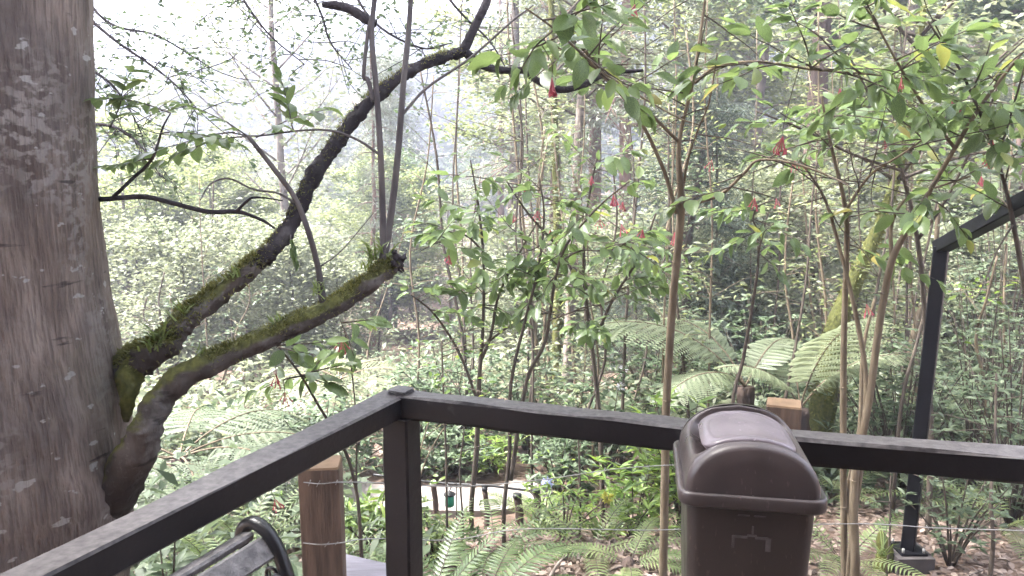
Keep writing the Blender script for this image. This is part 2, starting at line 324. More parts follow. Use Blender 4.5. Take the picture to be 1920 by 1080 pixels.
structure(obj('path', MB().add(V, np.stack([i, i+n, i+n+1, i+1], -1).reshape(-1, 4)).mesh('path', M['concrete'], False)))
def on_path(x, y):
    d = np.min(np.hypot(PC[None, :, 0]-np.ravel(x)[:, None], PC[None, :, 1]-np.ravel(y)[:, None]), 1); return d < .55

# ------------------------------------------------------------------ deck, hut roof and rear wall (the shelter the picture is taken from)
dk = structure(obj('deck', None)); 
plank = MB(); add_box(plank, (0, 0, 0), (.135, 4.6, .035)); pm = plank.mesh('plank', M['floor'], False)
LR0, LC = atz(35, 1080, .86), atz(742, 735, .86)       # left rail line, corner
RR1, RR2 = atz(1400, 806, .86), atz(1985, 850, .86)
for i in range(30):
    x = -1.35+i*.14
    yf = np.interp(x, [-1.3, LC[0], RR1[0], 3.4], [.35, LC[1]+.02, RR1[1]+.02, RR2[1]-.25])
    sy = (yf+2.6)/4.6; obj('plank', pm, dk, mw=Matrix.Translation((x, (yf-2.6)/2, -.0175)) @ Matrix.Diagonal((1, sy, 1, 1)))
mb = MB(); q = [atz(636, 1036, -.01), atz(724, 1056, -.01), atz(760, 1140, -.01), atz(610, 1140, -.01)]; q = np.array(q)
mb.add(np.vstack([q, q-[0, 0, .09]]), np.array([[3, 2, 1, 0], [4, 5, 6, 7], [0, 1, 5, 4], [1, 2, 6, 5], [2, 3, 7, 6], [3, 0, 4, 7]]))
tag(obj('grey_plank', mb.mesh('grey_plank', M['board'], False)), 'weathered blue-grey board at the foot of the dark corner post', 'plank')
hut = thing('shelter_hut', 'timber shelter roof and rear wall over the deck behind the viewer', 'hut', (0, -1, 0))
mb = MB(); add_box(mb, (.6, -.1, 2.75), (9.0, 3.2, .10)); obj('roof', mb.mesh('roof', M['roof'], False), hut)
mb = MB(); add_box(mb, (.6, -1.6, 1.35), (8.6, .08, 2.7)); obj('wall', mb.mesh('wall', M['roof'], False), hut)

# ------------------------------------------------------------------ dark timber railing
rail = thing('deck_railing', 'dark stained timber deck railing with a corner post, in front of the woods', 'railing', (LC[0], LC[1], 0))
ofs = -np.array(rail.location)
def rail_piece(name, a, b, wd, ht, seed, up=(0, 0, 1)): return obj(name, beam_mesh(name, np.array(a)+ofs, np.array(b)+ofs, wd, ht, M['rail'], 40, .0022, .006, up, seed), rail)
def dn(p, z): q = np.array(p, float); q[2] = z; return q
HT = .072; rz = .86-HT/2
ld = nrm(LC-LR0)
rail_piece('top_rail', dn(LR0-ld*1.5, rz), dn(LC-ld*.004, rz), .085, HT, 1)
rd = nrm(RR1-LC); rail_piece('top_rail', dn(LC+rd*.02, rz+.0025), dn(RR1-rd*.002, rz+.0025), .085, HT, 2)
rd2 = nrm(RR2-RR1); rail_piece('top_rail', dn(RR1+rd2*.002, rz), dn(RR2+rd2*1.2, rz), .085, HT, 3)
pc = LC+np.array([.018, -.012, 0])
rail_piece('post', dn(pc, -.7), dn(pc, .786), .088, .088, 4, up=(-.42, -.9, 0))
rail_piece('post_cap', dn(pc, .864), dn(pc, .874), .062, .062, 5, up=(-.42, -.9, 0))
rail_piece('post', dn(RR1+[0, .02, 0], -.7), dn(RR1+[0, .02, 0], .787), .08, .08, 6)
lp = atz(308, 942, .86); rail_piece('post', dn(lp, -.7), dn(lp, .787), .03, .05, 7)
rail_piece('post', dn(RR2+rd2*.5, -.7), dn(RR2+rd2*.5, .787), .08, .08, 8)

# ------------------------------------------------------------------ litter bin
BX, BY, BZ = .530, 1.625, .882
bn = thing('litter_bin', 'brown plastic swing-lid litter bin standing against the railing', 'litter bin', (BX, BY, 0), rz=-.17)
BW, BD = .149, .160
def rrect(hx, hy, r, n=8):
    out = []
    for cx, cy_, a0 in ((hx-r, hy-r, 0), (-hx+r, hy-r, 90), (-hx+r, -hy+r, 180), (hx-r, -hy+r, 270)):
        for k in range(n+1): a = R_(a0+90*k/n); out.append((cx+r*math.cos(a), cy_+r*math.sin(a)))
    return np.array(out)
def loft(secs, caps=True):
    mb = MB(); n = len(secs[0]); V = np.concatenate(secs); m = len(secs); i = np.arange(m-1)[:, None]*n; j = np.arange(n)[None]
    fs = [np.stack([i+j, i+(j+1) % n, i+n+(j+1) % n, i+n+j], -1).reshape(-1, 4)]
    if caps: fs.append(np.array([list(range(n))[::-1]])); fs.append(np.array([[(m-1)*n+k for k in range(n)]]))
    return mb.add(V, fs)
def sec(hx, hy, r, z): p = rrect(hx, hy, r); return np.column_stack([p, np.full(len(p), z)])
body = loft([sec(.100, .110, .02, 0), sec(.104, .114, .025, .012), sec(.133, .143, .028, BZ-.03), sec(.134, .144, .028, BZ-.012)])
obj('body', body.mesh('body', M['bin']), bn)
rim = loft([sec(BW-.012, BD-.012, .03, BZ-.032), sec(BW, BD, .032, BZ-.036), sec(BW+.003, BD+.003, .032, BZ-.031), sec(BW+.003, BD+.003, .032, BZ-.010), sec(BW+.001, BD+.001, .032, BZ-.005), sec(BW-.006, BD-.006, .03, BZ-.006), sec(BW-.010, BD-.010, .03, BZ-.008)])
rim_o = obj('rim', rim.mesh('rim', M['bin_lid']), bn)
LW, LD, LH = BW-.010, BD-.010, .111
def arch(u, y, s=1.0, inset=0):   # u in [-1,1] over the arch, superellipse profile
    a = (1-u)*math.pi/2; c, sn = np.cos(a), np.sin(a)
    x = np.sign(c)*np.abs(c)**.95*(LW-inset)*s; z = np.abs(sn)**.93*(LH-inset)*s
    return np.stack(np.broadcast_arrays(x, y, BZ-.007+z), -1)
ua = np.linspace(-1, 1, 41)
YE = LD-.022
end = [(0, 1), (.008, .995), (.015, .975), (.020, .94), (.023, .89), (.0238, .6), (.0245, .3), (.025, .02)]
lid = MB()
for sg in (-1, 1):
    S_ = [arch(ua, sg*(YE+dy), s) for dy, s in end]; V = np.concatenate(S_); n = 41; i = np.arange(len(end)-1)[:, None]*n+np.arange(n-1)[None]
    f = np.stack([i, i+1, i+n+1, i+n], -1).reshape(-1, 4); lid.add(V, f if sg > 0 else f[:, ::-1])
th = np.linspace(0, 2*math.pi, 96, endpoint=False)
def sup(n): return np.sign(np.cos(th))*np.abs(np.cos(th))**(2/n), np.sign(np.sin(th))*np.abs(np.sin(th))**(2/n)
def ring_rows(specs):
    rows = []
    for au, ay, n, ins in specs:
        a, b = sup(n); rows.append(arch(a*au, b*ay, 1.0, ins))
    V = np.concatenate(rows); n = 96; i = np.arange(len(rows)-1)[:, None]*n; j = np.arange(n)[None]
    return V, np.stack([i+j, i+(j+1) % n, i+n+(j+1) % n, i+n+j], -1).reshape(-1, 4)
HU, HY = .66, YE*.93
V, F = ring_rows([(HU, HY, 5, .06), (HU, HY, 5, .006), (HU+.012, HY+.002, 5, .0015), (HU+.03, HY+.004, 5.5, 0), (.75, YE*.97, 8, 0), (.88, YE*.99, 20, 0), (1, YE, 400, 0)]); lid.add(V, F)
V, F = ring_rows([(HU+.01, HY+.003, 5, .058), (.01, .001, 2, .058)]); lid.add(V, F)
lo = obj('lid', lid.mesh('lid', M['bin_lid']), bn)
fl = MB(); V, F = ring_rows([(HU-.12, HY-.022, 5, .045), (HU-.12, HY-.022, 5, .008), (HU-.135, HY-.026, 5, .004), (.40, HY*.70, 3.2, .003), (.385, HY*.67, 3.2, .0045), (.37, HY*.64, 3.2, .0045), (.2, HY*.35, 3, .0035), (.01, .001, 2, .003)]); fl.add(V, F)
obj('swing_flap', fl.mesh('swing_flap', M['flap']), lo)
yb = lambda z: -(.1135+(.1432-.1135)*(z-.012)/(BZ-.042))-.0012
mk = MB()
for x, z, sx, sz in ((-.034, .745, .006, .028), (-.020, .7575, .030, .006), (.004, .762, .020, .005), (.024, .7575, .026, .006), (.038, .743, .011, .030), (.005, .775, .004, .018)):
    z += .02; add_box(mk, (x, yb(z), z), (sx, .001, sz))
stuff(obj('faded_print', mk.mesh('faded_print', M['mark'], False), bn))
for x in (-.015, .018):
    k2 = MB(); add_box(k2, (x, yb(.827), .827), (.024, .002, .003)); obj('slot_highlight', k2.mesh('slot_highlight', M['mark'], False), bn)  # pale strip painted in for the highlight at each slot

# ------------------------------------------------------------------ bench with cast-iron ends
be = atz(497, 984, .78); bdir = -ld*np.array([1, 1, 0]); bn_ = np.array([-bdir[1], bdir[0], 0]); bn_ = bn_ if bn_[0] > 0 else -bn_
bench = thing('park_bench', 'bench of grey slats with a black iron end, under the left railing', 'bench', (be[0], be[1], 0))
MBn = np.column_stack([bn_, bdir, [0, 0, 1]])      # local (n, along, z)
prof = [(-.070, .715), (-.066, .755), (-.035, .778), (.0, .768), (.028, .735), (.052, .68), (.075, .60), (.095, .52), (.12, .44), (.20, .405), (.34, .41), (.47, .42), (.51, .39), (.50, .33)]
def bl(n, a, z): return MBn@np.array([n, a, z])
LEN = 1.25
for a in (0, LEN):
    mb = MB(); P_ = [bl(n, a, z) for n, z in prof]; add_tube(mb, P_, .0155, 10, 4)
    add_tube(mb, [bl(.12, a, .43), bl(.06, a, .25), bl(-.02, a, 0)], .017, 8, 4); add_tube(mb, [bl(.46, a, .41), bl(.44, a, .2), bl(.50, a, 0)], .017, 8, 4)
    th_ = np.linspace(0, 2*math.pi, 14); add_tube(mb, [bl(.012+.016*math.cos(t), a, .665+.016*math.sin(t)) for t in th_], .0045, 6, 1, cap=False)
    obj('iron_end', mb.mesh('iron_end', M['iron']), bench)
def slat(n, z, tilt, wd):
    c, s = math.cos(tilt), math.sin(tilt); up = MBn@np.array([-s, 0, c])
    obj('slat', beam_mesh('slat', bl(n, .012, z), bl(n, LEN-.012, z), wd, .018, M['slat'], 16, .0012, .004, up, int(z*999)), bench)
slat(-.040, .752, R_(8), .034); slat(.010, .733, -R_(47), .056); slat(.050, .655, -R_(70), .056); slat(.077, .567, -R_(75), .056); slat(.10, .485, -R_(75), .056)
for k in range(5): slat(.15+k*.075, .432, 0, .058)

# ------------------------------------------------------------------ wire fence: two sawn posts, wires
def sawn_post(px, py, depth, wpx, label, twist):
    p = at(px, py, depth); gz = G(p[0], p[1]); wd = wpx*depth/FPX; h = p[2]-gz
    t = thing('fence_post', label, 'fence post', (p[0], p[1], gz), 'sawn timber posts of the wire fence', twist)
    rng = np.random.default_rng(int(px)); mb = MB(); n = 16; rows = []
    base = rrect(wd/2, wd*.44, wd*.05, 2)
    for z in np.linspace(-.15, h-.004, 20): rows.append(np.column_stack([base*(1+rng.normal(0, .012, (len(base), 2)))+[0, .0], np.full(len(base), z)]))
    obj('shaft', loft(rows).mesh('shaft', M['sawn'], False), t)
    top = loft([np.column_stack([base*.985, np.full(len(base), h-.0035)]), np.column_stack([base*.94, np.full(len(base), h+.004)])]); obj('end_grain', top.mesh('end_grain', M['sawn_end'], False), t)
    return p, gz, wd
pL = sawn_post(601, 868, 2.75, 74, 'sawn orange-brown fence post under the left railing beside the bench', .12)
pR = sawn_post(1470, 756, 3.0, 62, 'sawn timber fence post top just behind the litter bin', -.35)
def wire(pts, label):
    mb = MB(); P_ = add_tube(mb, line(pts), .0022, 5, 8)
    rng = np.random.default_rng(len(label))
    for k in range(3, len(P_)-2, 4):      # twisted barbs
        d = rng.normal(0, 1, 3); d = d/np.linalg.norm(d)*.012; add_tube(mb, [P_[k]-d, P_[k]+d], .0014, 4, 1)
    tag(obj('fence_wire', mb.mesh('fence_wire', M['wire'])), label, 'wire', 'strands of the wire fence')
def ring_wire(px, py, dep, w_): return [(px-w_*.45, py, dep-.06), (px, py+3, dep-.075), (px+w_*.5, py, dep-.05)]
wire(ring_wire(601, 904, 2.75, 72)+[(700, 905, 2.80), (860, 912, 2.95), (1010, 900, 2.98), (1150, 880, 2.98), (1260, 872, 3.0), (1420, 868, 2.95)], 'upper strand of thin barbed wire running from the left sawn post')
wire(ring_wire(601, 1018, 2.75, 72)+[(700, 1010, 2.80), (850, 1012, 2.95), (980, 992, 3.0), (1200, 994, 3.0), (1290, 992, 3.0), (1600, 982, 3.05), (1760, 990, 3.1), (1960, 996, 3.1)], 'lower strand of thin barbed wire near the leaf litter')

# ------------------------------------------------------------------ black steel post and rafter on a concrete pier
sp = thing('steel_post', 'black square steel post with a sloping arm at the right', 'steel post', tuple(atz(1702, 1030, G(2.7, 4.5)+.12)*np.array([1, 1, 0])))
so_ = np.array(sp.location)
pb = atz(1702, 1030, G(2.7, 4.5)+.12); pt = at(1765, 468, 4.5)
bm_ = beam_mesh('post_tube', pb-so_, pt-so_+[0, 0, .02], .080, .080, M['steel'], 4, 0, .006, up=(-.6, -.8, 0)); obj('post_tube', bm_, sp)
pe = at(2010, 330, 3.3); obj('arm', beam_mesh('arm', pt-so_+nrm(pt-pe)*.03+[0, 0, .022], pe-so_, .080, .080, M['steel'], 4, 0, .006), sp)
mb = MB(); add_box(mb, pb-so_+[0, 0, .005], (.17, .17, .012)); obj('base_plate', mb.mesh('base_plate', M['steel'], False), sp)
for sx in (-1, 1):
    for sy in (-1, 1):
        mb = MB(); add_tube(mb, [pb-so_+[sx*.066, sy*.066, .005], pb-so_+[sx*.066, sy*.066, .04]], .009, 6, 1); obj('bolt', mb.mesh('bolt', M['wire']), sp)
mb = MB(); s2 = [sec(.12, .12, .01, z) for z in (-.4, -.005)]; mb = loft([q+(pb-so_)*[1, 1, 0]+[0, 0, pb[2]] for q in s2]); obj('pier', mb.mesh('pier', M['pier'], False), sp)

# ------------------------------------------------------------------ big tree at the left with two mossy limbs
def rel(P, o): return np.asarray(P)-np.array(o)
TX, TY = -1.86, 2.50; tz = G(TX, TY)
big = thing('big_tree', 'big smooth-barked tree at the left edge with mossy limbs reaching right', 'tree', (TX, TY, tz)); bo = (TX, TY, tz)
rng = np.random.default_rng(3)
EZ, ER = [], []
for ex, ey in ((236, 1075), (244, 960), (246, 850), (240, 720), (224, 640), (204, 540), (190, 400), (184, 250), (180, 0), (178, -200)):
    d_ = ray(ex, ey); h_ = math.hypot(d_[0], d_[1]); EZ.append(CAMZ+d_[2]*(TX*d_[0]+TY*d_[1])/h_**2); ER.append(abs(TX*d_[1]-TY*d_[0])/h_)
EZ = [-1.6, -1.0]+EZ; ER = [.62, .54]+ER
zs = np.linspace(-.2, 4.6, 190); n = 110; th = np.linspace(0, 2*math.pi, n, endpoint=False); rows = []
for z in zs:
    wz = z+tz
    r = np.interp(wz, EZ, ER)
    rr = r*(1+.018*np.sin(3*th+z*.8)+.012*np.sin(5*th-z*1.7+1)+.006*np.sin(11*th+z*5)+.004*np.sin(23*th+3*math.sin(z*4))+.003*math.sin(z*17+math.sin(z*5)*2)+rng.normal(0, .0016, n))
    rr = rr+.05*np.exp(-((wz-.42)/.22)**2)*np.exp(-((th-6.05)/.45)**2)
    rows.append(np.stack([rr*np.cos(th), rr*np.sin(th), np.full(n, z)], -1))
obj('trunk', loft(rows).mesh('trunk', M['bigbark']), big)
def limb(pts, rpx, mat, name='limb', rough=.08, n=14, k=6, seed=1, parent=big, o=bo):
    P_ = line(pts); Rr = np.array([r*p[2]/FPX for r, p in zip(rpx, pts)]); mb = MB()
    Q = add_tube(mb, rel(P_, o), Rr, n, k, rough, rng=np.random.default_rng(seed)); return obj(name, mb.mesh(name, M[mat]), parent), P_, Rr
upper, UP, UR = limb([(150, 760, 2.85), (232, 695, 2.70), (275, 668, 2.62), (318, 640, 2.62), (345, 602, 2.64), (420, 545, 2.68), (500, 478, 2.72)], [32, 33, 29, 23, 22, 18.5, 16], 'mossbark', seed=4, rough=.2, n=20, k=10)
upper2, UP2, UR2 = limb([(480, 494, 2.71), (500, 478, 2.72), (545, 420, 2.77), (585, 335, 2.84), (635, 262, 2.92), (690, 195, 3.0), (760, 138, 3.1), (830, 108, 3.2), (872, 97, 3.25)], [15, 16.5, 16, 16, 14.5, 13, 11.5, 10, 9.5], 'mossbark2', seed=14, rough=.24, n=18, k=12)
lower, LP, LR = limb([(140, 1010, 2.72), (208, 925, 2.62), (258, 845, 2.53), (277, 797, 2.5), (302, 748, 2.52), (350, 703, 2.54), (440, 660, 2.6), (540, 615, 2.68), (620, 578, 2.74), (680, 538, 2.8), (722, 505, 2.84), (742, 490, 2.86)],
                    [56, 46, 34, 28, 26, 25, 21.5, 20.5, 18, 19.5, 19, 14], 'mossbark', seed=5, rough=.13, n=22, k=10)
limb([(236, 790, 2.60), (240, 745, 2.58), (244, 705, 2.60), (262, 676, 2.62)], [5, 15, 22, 24], 'mosstrunk', 'limb_collar', .2, 14, 6, 8)
limb([(868, 98, 3.25), (888, 55, 3.25), (912, 5, 3.25), (935, -60, 3.25)], [10, 9, 8, 7], 'mossbark2', 'branch', .1, 8)
limb([(872, 97, 3.25), (900, 122, 3.27), (945, 132, 3.3), (985, 133, 3.33), (1005, 150, 3.36), (1050, 168, 3.4), (1092, 160, 3.44), (1140, 138, 3.5), (1205, 132, 3.55)], [9, 8, 7, 7, 7, 7, 6, 5, 3], 'mossbark2', 'branch', .12, 8)
limb([(605, 8, 3.0), (650, 15, 3.0), (690, 38, 3.0), (705, 45, 3.0)], [6, 9, 9, 7], 'mossbark2', 'branch', .15, 8)
limb([(715, 500, 2.83), (718, 470, 2.83), (717, 380, 2.82), (712, 260, 2.8), (704, 150, 2.8), (697, 60, 2.8), (706, -30, 2.8)], [8, 6.8, 6.3, 6, 5.6, 5.2, 5], 'shoot', 'shoot', .03, 8)
limb([(716, 500, 2.88), (728, 440, 2.9), (742, 330, 2.9), (750, 240, 2.9), (757, 150, 2.9), (766, 60, 2.9), (772, -30, 2.9)], [8, 7, 6.6, 6.2, 6, 5.5, 5], 'shoot', 'shoot', .03, 8)
limb([(608, 570, 2.74), (602, 545, 2.74), (597, 505, 2.73), (580, 440, 2.7), (555, 375, 2.68), (520, 325, 2.66), (466, 256, 2.62)], [9, 7, 5.5, 5.5, 5, 5, 4], 'shoot', 'shoot', .03, 8)
limb([(150, 375, 2.7), (200, 373, 2.6), (270, 369, 2.6), (320, 380, 2.6), (390, 397, 2.6), (445, 397, 2.62), (490, 412, 2.64), (515, 428, 2.66)], [6, 5, 5, 4.5, 4.5, 4, 3, 2], 'mossbark2', 'branch', .06, 7)
limb([(212, 370, 2.6), (245, 338, 2.58), (285, 298, 2.55), (305, 240, 2.5), (320, 212, 2.5)], [4, 3.5, 3, 2, 1.2], 'mossbark2', 'branch', .05, 6)
limb([(443, 397, 2.62), (462, 378, 2.6), (480, 370, 2.6), (530, 376, 2.62)], [3.2, 2.6, 2.2, 1.2], 'mossbark2', 'branch', .05, 6)
limb([(552, 380, 2.68), (520, 362, 2.66), (475, 355, 2.62), (430, 335, 2.58), (395, 345, 2.55), (375, 376, 2.5)], [2.5, 2.3, 2, 2, 1.7, 1], 'shoot', 'branch', .03, 6)
limb([(600, 500, 2.73), (640, 470, 2.8), (700, 400, 2.9)], [1.6, 1.3, .8], 'shoot', 'branch', .03, 5)
limb([(712, 290, 2.8), (670, 262, 2.78), (620, 245, 2.75), (560, 245, 2.7), (480, 255, 2.65), (430, 248, 2.6)], [3, 2.6, 2.2, 2, 1.7, 1], 'shoot', 'branch', .03, 6)
limb([(750, 220, 2.9), (800, 165, 2.95), (880, 110, 3.0), (960, 40, 3.0), (1000, 10, 3.0)], [3.2, 2.8, 2.4, 2, 1.2], 'shoot', 'branch', .03, 6)
limb([(700, 190, 2.8), (690, 150, 2.8), (682, 140, 2.8), (690, 60, 2.8), (700, 20, 2.8)], [5, 4.5, 4, 4, 3], 'shoot', 'branch', .03, 6)
# unseen crown added to the tree, high above the deck, to shade near plants
rng = np.random.default_rng(9); mbr = MB(); ml = MB()
for i in range(26):
    a = i*2.4; rr = 6.2*math.sqrt((i+.5)/26); e = np.array([-2.2+rr*math.cos(a), 3.2+rr*.95*math.sin(a), 6.4+rng.uniform(-.3, 1.6)]); c = np.array([TX, TY, 4.2+tz+.6*rng.random()])
    mid = c*.55+e*.45+[0, 0, .5]; add_tube(mbr, rel([c, mid, e], bo), [.09, .055, .015], 6, 4); m = 250
    u = rng.uniform(.35, 1.1, m)[:, None]; p = mid*(1-u)+e*u+rng.normal(0, .75, (m, 3))*[1, 1, .4]; p = p[p[:, 2] > 5.0]; m = len(p)
    add_leaves(ml, rel(p, bo), rnd_dirs(m, rng, .3), up_normals(m, rng, .5), rng.uniform(.14, .30, m), rng.uniform(.09, .15, m), QUAD_T)
stuff(obj('crown_limbs', mbr.mesh('crown_limbs', M['mossbark2']), big)); stuff(obj('crown', ml.mesh('crown', M['shrub_leaf']), big))
def lacy(pts, r0, nside, nleaf, seed, L=.045):
    rng = np.random.default_rng(seed); P_ = line(pts); mb = MB(); Q = add_tube(mb, rel(P_, bo), np.linspace(r0, r0*.3, len(P_)), 5, 6, .05, rng=rng); ml = MB()
    for i in range(nside):
        q = Q[rng.integers(2, len(Q))]; d = nrm(rng.normal(0, 1, 3)*[1, .5, .8]+[0, 0, -.15]); ln = rng.uniform(.2, .75); k = 4; W_ = [q]
        for j in range(k): d = nrm(d+rng.normal(0, .25, 3)); W_.append(W_[-1]+d*ln/k)
        W_ = np.array(W_); add_tube(mb, W_, np.linspace(r0*.3, r0*.1, k+1), 4, 2, cap=False); m = nleaf; f = rng.uniform(.1, 1, m)*k; a = np.minimum(f.astype(int), k-1); u = (f-a)[:, None]
        add_leaves(ml, W_[a]*(1-u)+W_[a+1]*u+rng.normal(0, .018, (m, 3)), rnd_dirs(m, rng, .5), up_normals(m, rng, .8), L*rng.uniform(.6, 1.3, m), L*.5, QUAD_T)
    stuff(obj('hanging_twigs', mb.mesh('hanging_twigs', M['mossbark2']), big)); stuff(obj('twig_leaves', ml.mesh('twig_leaves', M['shrub_leaf']), big))
for i, (pts, n_) in enumerate([([(120, -60, 5), (200, 40, 5), (290, 65, 5), (360, 105, 5), (400, 130, 5)], 26), ([(150, 20, 4.6), (215, 75, 4.6), (280, 120, 4.6), (330, 160, 4.6), (375, 210, 4.6)], 22),
        ([(130, 110, 4.8), (200, 150, 4.8), (240, 200, 4.8), (270, 260, 4.8)], 24), 
        ([(420, -60, 5), (470, 20, 5), (510, 70, 5), (570, 120, 5)], 22), ([(560, -60, 5.2), (600, 20, 5.2), (620, 80, 5.2), (660, 130, 5.2)], 22), ([(640, -60, 5), (700, 40, 5), (790, 90, 5), (850, 80, 5)], 20), ([(800, -60, 5.4), (860, 20, 5.4), (920, 80, 5.4), (960, 150, 5.4)], 20), ([(150, 230, 4.6), (220, 240, 4.6), (270, 280, 4.6), (300, 330, 4.6)], 20)]): lacy(pts, .012, n_, 10, 500+i, .05)
# moss tufts and hanging strands on the limbs
def moss_on(P_, Rr, dens, i0, i1, parent, seed, ln=.022, hang=False):
    rng = np.random.default_rng(seed); Q, R2 = smooth_path(P_, Rr, 8); a, b = int(i0*len(Q)), int(i1*len(Q))
    L_ = np.linalg.norm(np.diff(Q[a:b], axis=0), axis=1).sum(); n = int(dens*L_); k = rng.integers(a, b-1, n); f = rng.random(n)[:, None]
    c = Q[k]*(1-f)+Q[k+1]*f; T = nrm(Q[k+1]-Q[k]); A = nrm(np.cross(T, [0, 0, 1])); B = np.cross(A, T)
    ph = rng.normal(math.pi/2, .85, n); d = A*np.cos(ph)[:, None]+B*np.sin(ph)[:, None]; p = c+d*(R2[k]*.93)[:, None]
    keep = (np.sin(k*.55+seed)+np.sin(k*.23+ph*3)+rng.normal(0, .45, n)) > -.15; p, d, n = p[keep], d[keep], int(keep.sum())
    dd = nrm(d+rng.normal(0, .6, (n, 3))); mb = MB(); add_leaves(mb, rel(p, bo), dd, nrm(rng.normal(0, 1, (n, 3))), rng.uniform(.4, 1.3, n)*ln, rng.uniform(.3, .6, n)*ln*.5, QUAD_T)
    stuff(obj('moss', mb.mesh('moss', M['moss']), parent))
moss_on(UP, UR, 7000, .12, .98, upper, 1, .024); moss_on(LP, LR, 5200, .50, .97, lower, 2, .019); moss_on(UP2, UR2, 1800, .02, 1, upper2, 3, .016)
sb = MB(); rng = np.random.default_rng(44); e0 = line([(738, 492, 2.86)])[0]
for i in range(16):
    q = e0+rng.normal(0, .014, 3); d = nrm(LP[-1]-LP[-2]+rng.normal(0, .5, 3)); add_tube(sb, rel([q-d*.03, q+d*.015, q+d*rng.uniform(.03, .06)], bo), [.013, .009, .002], 5, 2, .2)
obj('broken_end', sb.mesh('broken_end', M['mossbark2']), lower)
def tuft(px, py, dep, n, L, mat='grass', seed=0, parent=big, o=bo, name='grass_tuft', spread=.8):
    rng = np.random.default_rng(seed); p = np.tile(rel(at(px, py, dep), o), (n, 1))+rng.normal(0, .012, (n, 3)); d = rnd_dirs(n, rng, .3)*spread+[0, 0, .8]
    mb = MB(); add_leaves(mb, p, d, up_normals(n, rng, .4)+d*0, rng.uniform(.5, 1.2, n)*L, .008, BLADE_T); stuff(obj(name, mb.mesh(name, M[mat]), parent))
for i, a in enumerate([(300, 640, 2.58, 26, .09), (285, 655, 2.56, 14, .07), (345, 590, 2.6, 14, .08), (440, 520, 2.66, 10, .06), (700, 485, 2.8, 26, .10), (725, 478, 2.84, 18, .11), (690, 505, 2.8, 14, .08), (525, 605, 2.66, 14, .06), (600, 545, 2.72, 20, .05), (380, 668, 2.54, 12, .05)]): tuft(*a, seed=i)

# ------------------------------------------------------------------ individual leaves for the nearest plants
def leaf_mesh(name, mat, wd, fold, droop, seed, twist=0):
    rng = np.random.default_rng(seed); k = 9; t = np.linspace(0, 1, k); w_ = wd*np.sin(np.pi*t**.85)**.75*(1-.12*t); w_[0] = .012; w_[-1] = .004
    z = -droop*t**2; V = []; F = []
    for i in range(k):
        e = .012*math.sin(i*2.4+seed)
        V += [(t[i], w_[i]/2, z[i]+fold*w_[i]+e), (t[i], w_[i]/4, z[i]+fold*.35*w_[i]), (t[i], 0, z[i]), (t[i], -w_[i]/4, z[i]+fold*.35*w_[i]), (t[i], -w_[i]/2, z[i]+fold*w_[i]-e)]
    for i in range(k-1):
        for j in range(4): a = i*5+j; F.append([a, a+5, a+6, a+1])
    V = np.array(V); a_ = twist*V[:, 0]; V = np.stack([V[:, 0], V[:, 1]*np.cos(a_)-(V[:, 2])*np.sin(a_), V[:, 1]*np.sin(a_)+V[:, 2]*np.cos(a_)], -1)
    return MB().add(V, np.array(F)).mesh(name, mat)
NEAR = [leaf_mesh('leaf', M['near_leaf'], wd, fo, dr, s, tw) for s, (wd, fo, dr, tw) in enumerate([(.50, .14, .12, .2), (.56, .10, .2, -.3), (.44, .2, .28, .5), (.52, .05, .06, -.2), (.60, .12, .16, .1), (.48, .30, .45, -.7), (.40, .38, .20, .6), (.54, -.06, .32, .3)])]
def leaf_matrix(p, d, nr, L):
    d = nrm(d); s = nrm(np.cross(nr, d)); nn = np.cross(d, s); m = Matrix(np.column_stack([d*L, s*L, nn*L, p]).tolist()+[[0, 0, 0, 1]]) ; return m
def tubes_of(flower=None): pass
def flower_mesh(seed, n):
    rng = np.random.default_rng(seed); mb = MB()
    for i in range(n):
        d = nrm(np.array([rng.normal(0, .30), rng.normal(0, .30), -1])); s = rng.uniform(.0, .02); q = d*s; L = rng.uniform(.055, .085)
        add_tube(mb, [q*0, q+d*.012, q+d*(.012+L*.55), q+d*(.012+L*.8)], [.0012, .0022, .0030, .0050], 6, 2, cap=False)
        pd = rnd_dirs(4, rng, .1)*.55+d; add_leaves(mb, np.tile(q+d*(.012+L*.78), (4, 1)), pd, pd[:, [1, 2, 0]], .022, .011, QUAD_T)
    return mb.mesh('flower_cluster', M['red'])
FLOW = [flower_mesh(s, n) for s, n in enumerate((5, 8, 11, 4))]
